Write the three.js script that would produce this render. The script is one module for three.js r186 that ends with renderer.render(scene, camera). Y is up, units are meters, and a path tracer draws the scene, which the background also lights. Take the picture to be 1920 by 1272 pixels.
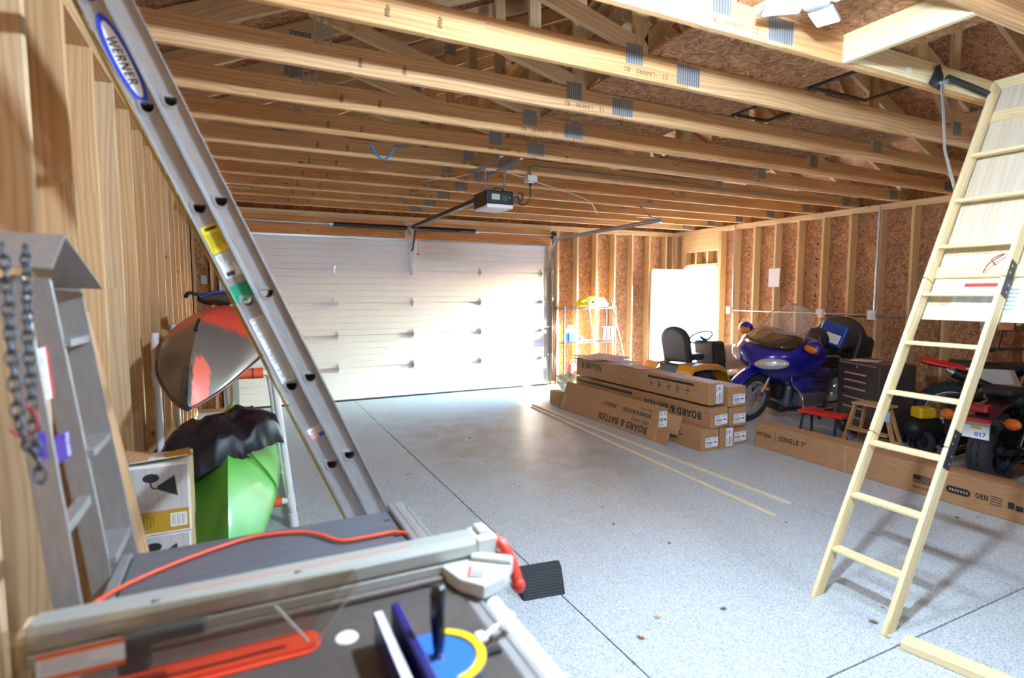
import * as THREE from 'three';
import { mergeGeometries, mergeVertices, toCreasedNormals } from 'three/addons/utils/BufferGeometryUtils.js';
import { RoundedBoxGeometry } from 'three/addons/geometries/RoundedBoxGeometry.js';
import { RectAreaLightUniformsLib } from 'three/addons/lights/RectAreaLightUniformsLib.js';
import { Sky } from 'three/addons/objects/Sky.js';
import { createNoise2D } from 'simplex-noise';

// ---------- camera, sky, sun, exposure ----------
const scene = new THREE.Scene();
const camera = new THREE.PerspectiveCamera(62.55, 1920 / 1272, 0.05, 200);
camera.position.set(0, 1.6, 0);
camera.rotation.set(-0.08175, -0.4519, 0, 'YXZ');
camera.focus = 5; camera.userData.fStop = 1.6;
scene.add(camera);
const renderer = new THREE.WebGLRenderer({ antialias: true });
renderer.toneMapping = THREE.LinearToneMapping;
renderer.toneMappingExposure = 1.5;
renderer.shadowMap.enabled = true;
RectAreaLightUniformsLib.init();
const LAMP = 46, LAMP_COLOR = 0xcfe6ff;           // candela of one LED lamp head
const sunDir = new THREE.Vector3(1, 0.31, 0.30).normalize();
const sky = new Sky();
sky.scale.setScalar(150);
sky.material.uniforms.turbidity.value = 4; sky.material.uniforms.rayleigh.value = 1.2;
sky.material.uniforms.mieCoefficient.value = 0.004; sky.material.uniforms.mieDirectionalG.value = 0.8;
sky.material.uniforms.sunPosition.value.copy(sunDir);
scene.add(sky);
scene.backgroundIntensity = 38;
const sun = new THREE.DirectionalLight(0xfff0dc, 210);
sun.position.copy(sunDir).multiplyScalar(20).add(new THREE.Vector3(4, 1, -5));
sun.target.position.set(4, 1, -5);
sun.castShadow = true; sun.shadow.mapSize.set(4096, 4096);
Object.assign(sun.shadow.camera, { left: -12, right: 12, top: 12, bottom: -12, near: 0.5, far: 60 });
scene.add(sun, sun.target);

// ---------- pixel helper: the photograph's rays, met with real planes ----------
const FPX = 1047.1;
const camQ = new THREE.Quaternion().setFromEuler(camera.rotation);
const V = (x, y, z) => new THREE.Vector3(x, y, z);
const ray = (u, v) => V((u - 960) / FPX, -(v - 636) / FPX, -1).applyQuaternion(camQ);
function at(u, v, axis, value) { const d = ray(u, v), o = camera.position; return o.clone().addScaledVector(d, (value - o[axis]) / d[axis]); }
const onFloor = (u, v, y = 0) => at(u, v, 'y', y);

// ---------- small library ----------
let seed = 12345;
const rnd = () => { seed = (seed + 0x6d2b79f5) | 0; let t = Math.imul(seed ^ (seed >>> 15), 1 | seed); t = (t + Math.imul(t ^ (t >>> 7), 61 | t)) ^ t; return ((t ^ (t >>> 14)) >>> 0) / 4294967296; };
const rr = (a, b) => a + (b - a) * rnd();
const noise = createNoise2D(rnd);
const used = new Map();
function numbered(name) { const n = used.get(name) ?? 0; used.set(name, n + 1); return n ? name + '_' + String(n).padStart(3, '0') : name; }
function mesh(name, geo, mat, parent) {
  const g = Array.isArray(geo) ? merge(geo) : geo;
  const m = new THREE.Mesh(g, mat); m.name = name; m.castShadow = m.receiveShadow = true;
  parent.add(m); return m;
}
function merge(list) {
  const gs = list.map((g) => { const n = g.index ? g.toNonIndexed() : g; for (const k of Object.keys(n.attributes)) if (!['position', 'normal', 'uv'].includes(k)) n.deleteAttribute(k); return n; });
  return gs.length > 1 ? mergeGeometries(gs) : gs[0];
}
function thing(name, label, category, pos = [0, 0, 0], turn = 0, group) {
  const o = new THREE.Group(); o.name = numbered(name); scene.add(o);
  o.position.set(...pos); o.rotation.y = turn; o.userData = { label, category };
  if (group) o.userData.group = group;
  return o;
}
function tagged(name, geo, mat, label, category, group, pos, turn = 0) {
  const m = mesh(numbered(name), geo, mat, scene);
  if (pos) m.position.set(...pos);
  m.rotation.y = turn; m.userData = { label, category }; if (group) m.userData.group = group;
  return m;
}
function structure(name, label) { const o = new THREE.Group(); o.name = name; o.userData = { kind: 'structure' }; if (label) o.userData.label = label; scene.add(o); return o; }
function dup(src, label, pos, turn) {
  const c = src.clone(); c.name = numbered(src.name.replace(/_\d{3}$/, '')); c.userData = { ...src.userData }; if (label) c.userData.label = label; scene.add(c);
  if (pos) c.position.set(...pos); if (turn !== undefined) c.rotation.y = turn; return c;
}
// chamfered box, uv in metres, u along the longest side
function box(w, h, d, x = 0, y = 0, z = 0, c = 0.0015) {
  const H = [w / 2, h / 2, d / 2], dims = [w, h, d]; c = Math.min(c, w / 4, h / 4, d / 4);
  const pos = [], nor = [], uv = [], o1 = rnd() * 7, o2 = rnd() * 3;
  const long = dims.indexOf(Math.max(...dims));
  const vert = (p, n) => {
    pos.push(p[0] + x, p[1] + y, p[2] + z); nor.push(...n);
    const an = n.map(Math.abs), ax = an.indexOf(Math.max(...an));
    let a = (ax + 1) % 3, b = (ax + 2) % 3;
    if (b === long || (a !== long && dims[b] > dims[a])) [a, b] = [b, a];
    uv.push(p[a] + o1, p[b] + o2 + ax * 0.37);
  };
  const quad = (A, B, C, D, n) => {
    const e1 = [0, 1, 2].map((i) => B[i] - A[i]), e2 = [0, 1, 2].map((i) => D[i] - A[i]);
    const cr = [e1[1] * e2[2] - e1[2] * e2[1], e1[2] * e2[0] - e1[0] * e2[2], e1[0] * e2[1] - e1[1] * e2[0]];
    const flip = cr[0] * n[0] + cr[1] * n[1] + cr[2] * n[2] < 0;
    for (const p of flip ? [A, C, B, A, D, C] : [A, B, C, A, C, D]) vert(p, n);
  };
  for (let ax = 0; ax < 3; ax++) for (const s of [-1, 1]) {
    const a = (ax + 1) % 3, b = (ax + 2) % 3, n = [0, 0, 0]; n[ax] = s;
    const P = (sa, sb) => { const p = [0, 0, 0]; p[ax] = s * H[ax]; p[a] = sa * (H[a] - c); p[b] = sb * (H[b] - c); return p; };
    quad(P(-1, -1), P(1, -1), P(1, 1), P(-1, 1), n);
    if (c > 0) for (const sb of [-1, 1]) {                 // edges between axis ax and a
      const nn = [0, 0, 0]; nn[ax] = s * Math.SQRT1_2; nn[a] = sb * Math.SQRT1_2;
      const Q = (k, sc) => { const p = [0, 0, 0]; p[b] = sc * (H[b] - c); if (k) { p[ax] = s * H[ax]; p[a] = sb * (H[a] - c); } else { p[ax] = s * (H[ax] - c); p[a] = sb * H[a]; } return p; };
      quad(Q(1, -1), Q(0, -1), Q(0, 1), Q(1, 1), nn);
    }
  }
  if (c > 0) for (const sx of [-1, 1]) for (const sy of [-1, 1]) for (const sz of [-1, 1]) {
    const n = [sx, sy, sz].map((s) => s * 0.57735);
    const A = [sx * H[0], sy * (H[1] - c), sz * (H[2] - c)], B = [sx * (H[0] - c), sy * H[1], sz * (H[2] - c)], C = [sx * (H[0] - c), sy * (H[1] - c), sz * H[2]];
    for (const p of sx * sy * sz > 0 ? [A, B, C] : [A, C, B]) vert(p, n);
  }
  const g = new THREE.BufferGeometry();
  g.setAttribute('position', new THREE.Float32BufferAttribute(pos, 3));
  g.setAttribute('normal', new THREE.Float32BufferAttribute(nor, 3));
  g.setAttribute('uv', new THREE.Float32BufferAttribute(uv, 2));
  return g;
}
const arr = (p) => (Array.isArray(p) ? V(...p) : p);
// a squared bar from p to q: w across (local z), t up (local y)
function bar(p, q, w, t, up = [0, 1, 0], c = 0.0015) {
  p = arr(p); q = arr(q);
  const d = q.clone().sub(p), L = d.length(); d.normalize();
  const zz = d.clone().cross(arr(up)).normalize(), yy = zz.clone().cross(d).normalize();
  const g = box(L, t, w, 0, 0, 0, c);
  g.applyMatrix4(new THREE.Matrix4().makeBasis(d, yy, zz).setPosition(p.clone().add(q).multiplyScalar(0.5)));
  return g;
}
function tube(pts, r, seg = 10, n = 0, closed = false, tension = 0.5) {
  const c = new THREE.CatmullRomCurve3(pts.map(arr), closed, 'catmullrom', tension);
  return new THREE.TubeGeometry(c, n || Math.max(2, pts.length * 6), r, seg, closed);
}
function rod(p, q, r, r2 = r, seg = 14) {              // straight round bar
  p = arr(p); q = arr(q); const d = q.clone().sub(p), L = d.length();
  const g = new THREE.CylinderGeometry(r2, r, L, seg);
  g.applyMatrix4(new THREE.Matrix4().compose(p.clone().add(q).multiplyScalar(0.5), new THREE.Quaternion().setFromUnitVectors(V(0, 1, 0), d.normalize()), V(1, 1, 1)));
  return g;
}
const lathe = (prof, seg = 28) => new THREE.LatheGeometry(prof.map(([r, y]) => new THREE.Vector2(r, y)), seg);
const move = (g, x, y, z, rx = 0, ry = 0, rz = 0, s = 1) => g.applyMatrix4(new THREE.Matrix4().compose(V(x, y, z), new THREE.Quaternion().setFromEuler(new THREE.Euler(rx, ry, rz, 'YXZ')), Array.isArray(s) ? V(...s) : V(s, s, s)));
function extrude(pts, depth, bevel = 0, opt = {}) {     // outline in x,y; depth along z, centred
  const s = pts instanceof THREE.Shape ? pts : new THREE.Shape(pts.map(([x, y]) => new THREE.Vector2(x, y)));
  const g = new THREE.ExtrudeGeometry(s, { depth: depth - 2 * bevel, bevelEnabled: bevel > 0, bevelSize: bevel, bevelThickness: bevel, bevelSegments: 2, curveSegments: 14, ...opt });
  g.translate(0, 0, -depth / 2 + bevel); return g;
}
const rbox = (w, h, d, r, x = 0, y = 0, z = 0, seg = 3) => { const g = new RoundedBoxGeometry(w, h, d, seg, r); g.translate(x, y, z); return g; };
const ball = (rx, ry, rz, x, y, z, seg = 18) => { const g = new THREE.SphereGeometry(1, seg, Math.round(seg * 0.7)); g.scale(rx, ry, rz); g.translate(x, y, z); return g; };
// skin through rings of points (each ring an array of [x,y,z])
function loft(rings, closed = true, capA = true, capB = true, crease = 0) {
  const n = rings[0].length, pos = [], idx = [], uv = [];
  rings.forEach((r, i) => r.forEach((p, j) => { pos.push(p[0], p[1], p[2]); uv.push(j / n, i / rings.length); }));
  const m = closed ? n : n - 1;
  for (let i = 0; i + 1 < rings.length; i++) for (let j = 0; j < m; j++) { const a = i * n + j, b = i * n + (j + 1) % n; idx.push(a, b, a + n, b, b + n, a + n); }
  const cap = (i, f) => { const c = pos.length / 3; const s = rings[i].reduce((t, p) => [t[0] + p[0] / n, t[1] + p[1] / n, t[2] + p[2] / n], [0, 0, 0]); pos.push(...s); uv.push(0.5, 0.5); for (let j = 0; j < m; j++) { const a = i * n + j, b = i * n + (j + 1) % n; f ? idx.push(c, b, a) : idx.push(c, a, b); } };
  if (capA) cap(0, true); if (capB) cap(rings.length - 1, false);
  let g = new THREE.BufferGeometry();
  g.setAttribute('position', new THREE.Float32BufferAttribute(pos, 3)); g.setAttribute('uv', new THREE.Float32BufferAttribute(uv, 2)); g.setIndex(idx);
  if (crease) g = toCreasedNormals(g, crease); else g.computeVertexNormals();
  return g;
}
// ---------- textures ----------
function canvas(w, h, draw) { const c = document.createElement('canvas'); c.width = w; c.height = h; draw(c.getContext('2d'), w, h); return c; }
function canvasTex(w, h, draw, repeat) {
  const t = new THREE.CanvasTexture(canvas(w, h, draw)); t.colorSpace = THREE.SRGBColorSpace; t.wrapS = t.wrapT = THREE.RepeatWrapping; if (repeat) t.repeat.set(...repeat); return t;
}
function dataTex(w, h, f, repeat, srgb = true) {
  const d = new Uint8Array(w * h * 4);
  for (let j = 0; j < h; j++) for (let i = 0; i < w; i++) { const c = f(i / w, j / h, i, j), k = (j * w + i) * 4; d[k] = c[0]; d[k + 1] = c[1]; d[k + 2] = c[2]; d[k + 3] = 255; }
  const t = new THREE.DataTexture(d, w, h); t.magFilter = THREE.LinearFilter; t.minFilter = THREE.LinearMipmapLinearFilter; t.generateMipmaps = true; t.wrapS = t.wrapT = THREE.RepeatWrapping;
  if (srgb) t.colorSpace = THREE.SRGBColorSpace; if (repeat) t.repeat.set(...repeat); t.needsUpdate = true; return t;
}
const mix = (a, b, t) => a.map((v, i) => v + (b[i] - v) * t);
function woodTex(light, dark, knots, lu = 2.4, lv = 0.6, kd = [96, 56, 26]) {
  const ks = []; for (let i = 0; i < knots; i++) ks.push([rnd(), rnd(), rr(0.006, 0.013)]);
  return dataTex(1024, 256, (u, v) => {
    const x = u * lu, y = v * lv; let bend = 0, kn = 0;
    for (const [a, b, r] of ks) { const dx = (x - a * lu) / 2.2, dy = y - b * lv, q = Math.hypot(dx, dy); bend += 0.03 * Math.exp(-((q / (r * 3)) ** 2)) * Math.sign(dy || 1); kn = Math.max(kn, 1 - q / r); }
    const yy = y + bend + 0.02 * noise(x * 0.7, y * 2.2 + 9);
    let t = 0.5 + 0.5 * Math.sin(yy * 260 + 5 * noise(x * 0.35, yy * 9)); t = t * t * 0.55;
    t += 0.22 * noise(x * 3, y * 240) + 0.22 * noise(x * 0.8 + 5, y * 14) + 0.1;
    let c = mix(light, dark, Math.max(0, Math.min(1, t)));
    if (kn > 0) c = mix(c, kd, Math.min(0.8, kn * 1.6));
    return c;
  }, [1 / lu, 1 / lv]);
}
const M = {};
const std = (o) => new THREE.MeshStandardMaterial({ roughness: 0.7, ...o });
const phys = (o) => new THREE.MeshPhysicalMaterial({ roughness: 0.5, ...o });
{
  const t1 = woodTex([224, 196, 154], [196, 160, 114], 4, 2.4, 0.6, [136, 92, 56]), t2 = woodTex([224, 190, 146], [190, 146, 100], 5, 2.4, 0.6, [124, 80, 48]);
  M.stud = ['#ffffff', '#f6ead8', '#fff6e6'].map((c) => std({ map: t1, color: c, roughness: 0.75 }));
  M.chord = ['#fff2df', '#fae6cc', '#fff6ea'].map((c) => std({ map: t2, color: c, roughness: 0.75 }));
  M.web = M.stud[0];
  M.clearpine = std({ map: woodTex([240, 222, 178], [218, 190, 134], 3), roughness: 0.6 });
  M.oldwood = std({ map: woodTex([196, 150, 100], [150, 104, 60], 4), roughness: 0.7 });
  M.plank = std({ map: woodTex([206, 164, 116], [166, 118, 74], 3), roughness: 0.6 });
  M.lvl = std({ map: woodTex([214, 150, 88], [170, 104, 52], 6), roughness: 0.7 });
  const osb = canvasTex(1024, 1024, (g, w, h) => {
    g.fillStyle = '#b5845a'; g.fillRect(0, 0, w, h);
    for (let i = 0; i < 9000; i++) {
      const x = rnd() * w, y = rnd() * h, L = rr(22, 85), b = rr(5, 20), a = rnd() * Math.PI, k = rnd();
      const c = mix([128, 82, 54], [216, 168, 122], k), al = rr(0.35, 0.85);
      g.fillStyle = `rgba(${c.map(Math.round).join(',')},${al})`;
      for (const ox of [0, x < 90 ? w : x > w - 90 ? -w : 0]) for (const oy of [0, y < 90 ? h : y > h - 90 ? -h : 0]) {
        g.save(); g.translate(x + ox, y + oy); g.rotate(a); g.beginPath(); g.moveTo(-L / 2, -b / 2); g.lineTo(L / 2, -b / 3); g.lineTo(L / 2 - 6, b / 2); g.lineTo(-L / 2 + 4, b / 3); g.fill(); g.restore();
        if (!oy && oy === (y < 90 ? h : y > h - 90 ? -h : 0)) break;
      }
    }
  }, [1 / 1.1, 1 / 1.1]);
  M.osb = std({ map: osb, roughness: 0.85 });
  M.epoxy = phys({ roughness: 0.42, clearcoat: 0.25, clearcoatRoughness: 0.25, vertexColors: true, map: dataTex(1024, 1024, () => {
    const k = rnd(); return k < 0.05 ? [88, 94, 98] : k < 0.2 ? [148, 156, 160] : k < 0.42 ? [230, 235, 236] : k < 0.46 ? [118, 132, 148] : [194, 201, 203];
  }, [1 / 2.6, 1 / 2.6]) });
  M.card = std({ map: dataTex(256, 256, (u, v) => mix([186, 142, 100], [170, 126, 86], 0.5 + 0.5 * noise(u * 6, v * 60)), [1, 1]), roughness: 0.85 });
  const brushed = dataTex(256, 256, (u, v) => { const k = 210 + 9 * noise(u * 3, v * 130) + 6 * noise(u * 9, v * 9); return [k, k, k]; }, [1.2, 5]);
  M.alu = std({ map: brushed, color: '#cccbc9', metalness: 0.55, roughness: 0.45 });
  M.galv = std({ color: '#b4b8bc', metalness: 0.85, roughness: 0.38 });
  M.plate = std({ metalness: 0.5, roughness: 0.5, map: dataTex(64, 64, (u) => { const k = (u * 5) % 1 < 0.42 ? 120 : 176; return [k, k + 3, k + 6]; }, [12, 12]) });
  M.steelDark = std({ color: '#3b3f45', metalness: 0.6, roughness: 0.45 });
  M.black = std({ color: '#17181a', roughness: 0.5 });
  M.rubber = std({ color: '#2c2d30', roughness: 0.85 });
  M.chrome = std({ color: '#e8eaec', metalness: 1, roughness: 0.12 });
  M.white = std({ color: '#f2f2f0', roughness: 0.5 });
  M.doorWhite = std({ color: '#eeebe8', roughness: 0.45 });
  M.pvc = std({ color: '#eeeeea', roughness: 0.35 });
  M.orange = std({ color: '#f0622a', roughness: 0.6 });
  M.red = std({ color: '#d8281f', roughness: 0.45 });
  M.paper = std({ color: '#f4f4f2', roughness: 0.8 });
  M.grey = std({ color: '#b9bcb9', roughness: 0.5 });
}
const pick = (a) => a[Math.floor(rnd() * a.length)];
// flat print on its own thin sheet
function print(name, w, h, px, draw, parent, opt = {}) {
  const t = canvasTex(Math.round(px * w / Math.max(w, h)), Math.round(px * h / Math.max(w, h)), draw);
  const m = std({ map: t, roughness: opt.rough ?? 0.7, transparent: !!opt.clear, alphaTest: opt.clear ? 0.4 : 0, polygonOffset: true, polygonOffsetFactor: -2, polygonOffsetUnits: -2 });
  return mesh(name, new THREE.PlaneGeometry(w, h), m, parent);
}
// ---------- the shell ----------
const XL = -0.557, XR = 7.62, ZB = -8.48, ZF = 3.6, YT = 2.765, SD = 0.14;
const XM = (XL + XR) / 2;
{ // ground outside and floor slabs cut by control joints
  const g = structure('ground'); mesh('gravel', box(60, 0.1, 60, 3, -0.2, -3, 0), std({ color: '#b5aea2', roughness: 0.95 }), g);
  const f = structure('floor');
  const xs = [XL - SD, 1.48, 3.75, 6.02, XR + SD], zs = [ZB - SD, -1.41, ZF + SD], G = 0.004;
  const dirt = (x, z) => {                                       // tyre dust and dried mud, where the photograph shows it
    const c = [1, 1, 1];
    const blot = (cx, cz, rx, rz, k, col) => { const q = ((x - cx) / rx) ** 2 + ((z - cz) / rz) ** 2; const n = 0.55 + 0.45 * noise(x * 2.3, z * 2.3) + 0.3 * noise(x * 7, z * 7); const t = k * Math.max(0, Math.min(1, 1.2 - q)) * Math.max(0, Math.min(1, n)); for (let i = 0; i < 3; i++) c[i] *= 1 - t * (1 - col[i]); };
    blot(2.6, -5.4, 1.2, 1.6, 0.9, [0.72, 0.62, 0.52]); blot(1.6, -6.6, 0.9, 0.9, 0.5, [0.74, 0.66, 0.58]); blot(2.9, -4.2, 0.7, 0.8, 0.45, [0.76, 0.68, 0.58]); blot(2.2, -3.4, 0.8, 0.7, 0.25, [0.8, 0.74, 0.68]);
    return c;
  };
  for (let i = 0; i < 4; i++) for (let j = 0; j < 2; j++) {
    const x0 = xs[i] + G, x1 = xs[i + 1] - G, z1 = zs[j] + G, z0 = zs[j + 1] - G, w = x1 - x0, d = z0 - z1;
    const top = new THREE.PlaneGeometry(w, d, Math.ceil(w / 0.08), Math.ceil(d / 0.08)); top.rotateX(-Math.PI / 2); top.translate((x0 + x1) / 2, 0, (z0 + z1) / 2);
    const body = box(w, 0.12, d, (x0 + x1) / 2, -0.0605, (z0 + z1) / 2, 0);
    const gm = merge([top, body]); const P = gm.attributes.position, col = new Float32Array(P.count * 3), U = gm.attributes.uv;
    for (let k = 0; k < P.count; k++) { const c = dirt(P.getX(k), P.getZ(k)); col.set(c, k * 3); U.setXY(k, P.getX(k), P.getZ(k)); }
    gm.setAttribute('color', new THREE.BufferAttribute(col, 3));
    mesh('slab', gm, M.epoxy, f);
  }
  mesh('joint_filler', box(XR - XL + 2 * SD, 0.1, ZF - ZB + 2 * SD, XM, -0.072, (ZF + ZB) / 2, 0), std({ color: '#3a3a3c', roughness: 1 }), f);
}
const stud = (parent, x0, x1, y0, y1, z0, z1, name = 'stud', m) => mesh(name, box(x1 - x0, y1 - y0, z1 - z0, (x0 + x1) / 2, (y0 + y1) / 2, (z0 + z1) / 2, 0.003), m ?? pick(M.stud), parent);
const sheets = (parent, along, fixed, from, to, y0, y1, skip) => { // sheathing boards with a hair gap
  for (let a = from; a < to - 0.05; a += 1.22) {
    const b = Math.min(a + 1.22, to);
    const put = (p0, p1, q0, q1) => mesh('sheathing', along === 'z' ? box(0.012, q1 - q0, p1 - p0, fixed, (q0 + q1) / 2, (p0 + p1) / 2, 0) : box(p1 - p0, q1 - q0, 0.012, (p0 + p1) / 2, (q0 + q1) / 2, fixed, 0), M.osb, parent);
    if (skip && b > skip[0] && a < skip[1]) { if (a < skip[0]) put(a, skip[0], y0, y1); if (b > skip[1]) put(skip[1], b, y0, y1); put(Math.max(a, skip[0]), Math.min(b, skip[1]), skip[2], y1); } else put(a, b, y0, y1);
  }
};
{ // left wall
  const w = structure('wall_left'), x0 = XL - SD, x1 = XL;
  stud(w, x0, x1, 0, 0.038, ZB, ZF, 'bottom_plate'); stud(w, x0, x1, YT - 0.076, YT - 0.038, ZB, ZF, 'top_plate'); stud(w, x0, x1, YT - 0.038, YT, ZB - SD, ZF, 'top_plate');
  for (let z = -2.199 + 0.4677 * 12; z > ZB + 0.05; z -= 0.4677) stud(w, x0, x1, 0.038, YT - 0.076, z - 0.038, z);
  sheets(w, 'z', x0 - 0.006, ZB - SD, ZF + SD, -0.1, YT + 0.34);
}
const DZ0 = -8.2, DZ1 = -7.38, DH = 2.1;          // walk door opening in the right wall
{ // right wall
  const w = structure('wall_right'), x0 = XR, x1 = XR + SD;
  stud(w, x0, x1, 0, 0.038, DZ1, ZF, 'bottom_plate'); stud(w, x0, x1, 0, 0.038, ZB, DZ0, 'bottom_plate');
  stud(w, x0, x1, YT - 0.076, YT - 0.038, ZB, ZF, 'top_plate'); stud(w, x0, x1, YT - 0.038, YT, ZB - SD, ZF, 'top_plate');
  for (let z = -7.0; z < ZF; z += 0.4015) stud(w, x0, x1, 0.038, YT - 0.076, z - 0.019, z + 0.019);
  for (const z of [ZB + 0.02, ZB + 0.06, DZ0 - 0.019 - 0.04, DZ1 + 0.06]) stud(w, x0, x1, 0.038, YT - 0.076, z - 0.019, z + 0.019, 'king_stud');
  for (const z of [DZ0 - 0.019, DZ1 + 0.019]) stud(w, x0, x1, 0.038, 2.36, z - 0.019, z + 0.019, 'jack_stud');
  stud(w, x0, x0 + 0.07, 2.36, YT - 0.076, DZ0 - 0.038, DZ1 + 0.038, 'header', M.stud[2]); stud(w, x0 + 0.072, x1, 2.36, YT - 0.076, DZ0 - 0.038, DZ1 + 0.038, 'header');
  stud(w, x0, x1, DH, DH + 0.038, DZ0, DZ1, 'head_plate');
  for (const z of [DZ0 + 0.02, -7.9, -7.62]) stud(w, x0, x1, DH + 0.038, 2.36, z - 0.019, z + 0.019, 'cripple_stud');
  sheets(w, 'z', x1 + 0.006, ZB - SD, ZF + SD, -0.1, YT + 0.34, [DZ0, DZ1, DH]);
  // panel stamps printed on the sheathing
  const mk = (z, y, h) => { const p = print('panel_stamp', 0.075, h, 256, (g, cw, ch) => { g.clearRect(0, 0, cw, ch); g.fillStyle = 'rgba(50,32,20,0.9)'; let y = 4; while (y < ch - 10) { const bh = rr(4, 12); for (let x = 4; x < cw - 6; x += rr(7, 14)) if (rnd() < 0.62) g.fillRect(x, y, rr(3, 8), bh); y += bh + rr(3, 16); } }, w, { clear: true }); p.rotation.y = -Math.PI / 2; p.position.set(x1 - 0.0015, y, z); };
  mk(-6.8, 1.85, 1.1); mk(-5.56, 1.9, 1.1); mk(-3.55, 1.7, 1.0);
}
const GX0 = -0.11, GX1 = 4.765, GH = 2.42;        // overhead door opening
{ // back wall with the big door opening
  const w = structure('wall_back'), z1 = ZB, z0 = ZB - SD;
  stud(w, GX1 + 0.1, XR, 0, 0.038, z0, z1, 'bottom_plate'); stud(w, XL, GX0 - 0.1, 0, 0.038, z0, z1, 'bottom_plate');
  stud(w, XL, XR, YT - 0.076, YT - 0.038, z0, z1, 'top_plate'); stud(w, XL, XR, YT - 0.038, YT, z0, z1, 'top_plate');
  for (let x = 5.015; x < XR - 0.1; x += 0.402) stud(w, x - 0.019, x + 0.019, 0.038, YT - 0.076, z0, z1);
  for (const x of [XR - 0.02, -0.535, -0.33]) stud(w, x - 0.019, x + 0.019, 0.038, YT - 0.076, z0, z1);
  for (const x of [GX1 + 0.02, GX1 + 0.06, GX1 + 0.1, GX0 - 0.02, GX0 - 0.06]) stud(w, x - 0.019, x + 0.019, 0, x > 0 && x > GX1 + 0.08 ? YT - 0.076 : GH, z0, z1, 'jack_stud');
  for (let i = 0; i < 3; i++) mesh('header_beam', box(GX1 - GX0 + 0.16, YT - 0.076 - GH - 0.002, 0.044, (GX0 + GX1) / 2, (GH + YT - 0.076) / 2, z1 - 0.022 - i * 0.046, 0.003), M.lvl, w);
  sheets(w, 'x', z0 - 0.006, GX1 + 0.04, XR + SD, -0.1, YT); sheets(w, 'x', z0 - 0.006, XL - SD, GX0 - 0.04, -0.1, YT);
  mesh('sheathing', box(GX1 - GX0 + 0.1, YT - GH, 0.012, (GX0 + GX1) / 2, (YT + GH) / 2, z0 - 0.006, 0), M.osb, w);
  const s = new THREE.Shape([[XL - 0.6, YT], [XR + 0.6, YT], [XR + 0.6, 2.98], [XM, 5.05], [XL - 0.6, 2.98]].map((p) => new THREE.Vector2(...p)));
  const gg = extrude(s, 0.012); { const U = gg.attributes.uv, P = gg.attributes.position; for (let k = 0; k < U.count; k++) U.setXY(k, P.getX(k), P.getY(k)); }
  mesh('gable_sheathing', move(gg.clone(), 0, 0, z0 - 0.006), M.osb, w);
  const f = structure('wall_front'); stud(f, XL, XR, YT - 0.076, YT, ZF, ZF + SD, 'top_plate'); stud(f, XL, XR, 0, 0.038, ZF, ZF + SD, 'bottom_plate');
  for (let x = XL + 0.1; x < XR; x += 0.406) stud(f, x - 0.019, x + 0.019, 0.038, YT - 0.076, ZF, ZF + SD);
  sheets(f, 'x', ZF + SD + 0.006, XL - SD, XR + SD, -0.1, YT);
  mesh('gable_sheathing', move(gg.clone(), 0, 0, ZF + SD + 0.006), M.osb, f);
}
// ---------- roof ----------
const SL = 0.44, yTop = (x) => 2.90 + SL * (Math.min(x, 2 * XM - x) + 0.6);   // underside of the top chords
{
  const c = structure('ceiling');
  for (const s of [-1, 1]) {
    const xe = s < 0 ? XL - 0.6 : XR + 0.6, a = Math.atan(SL), L = (XM - (XL - 0.6)) / Math.cos(a);
    for (let z = ZB - SD - 0.3; z < ZF + 0.4; z += 1.22) for (let k = 0; k < 2; k++) {
      const l0 = k * L / 2, l1 = (k + 1) * L / 2, lm = (l0 + l1) / 2;
      const g = box((l1 - l0) + 0.004, 0.012, 1.22, 0, 0, 0, 0);
      const x = xe - s * lm * Math.cos(a), y = yTop(x) + 0.154 / Math.cos(a) + 0.006;
      mesh('roof_sheathing', move(g, x, y, z + 0.61, 0, 0, s < 0 ? a : -a), M.osb, c);
    }
    mesh('eave_blocking', box(0.038, 0.4, ZF - ZB + 0.5, s < 0 ? XL - SD - 0.06 : XR + SD + 0.06, YT + 0.18, (ZF + ZB) / 2, 0), M.web, c);
  }
}
const CH = 0.14;                                    // bottom chord depth
const stampMat = (() => { const t = canvasTex(512, 64, (g, w, h) => { g.clearRect(0, 0, w, h); g.save(); g.translate(w, h); g.rotate(Math.PI); g.fillStyle = 'rgba(74,60,44,0.85)'; g.font = '44px monospace'; g.fillText('L84090', 130, 48); g.fillText('B2', 340, 48); g.fillText('II', 20, 48); g.restore(); }); return std({ map: t, transparent: true, alphaTest: 0.3, roughness: 0.8, polygonOffset: true, polygonOffsetFactor: -2 }); })();
const gradeMat = (() => { const t = canvasTex(48, 96, (g, w, h) => { g.clearRect(0, 0, w, h); g.fillStyle = 'rgba(60,52,44,0.8)'; for (let y = 6; y < 90; y += 14) for (let x = 6; x < 40; x += 10) if (rnd() < 0.75) g.fillRect(x, y, 7, 9); }); return std({ map: t, transparent: true, alphaTest: 0.3, roughness: 0.8, polygonOffset: true, polygonOffsetFactor: -2 }); })();
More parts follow.
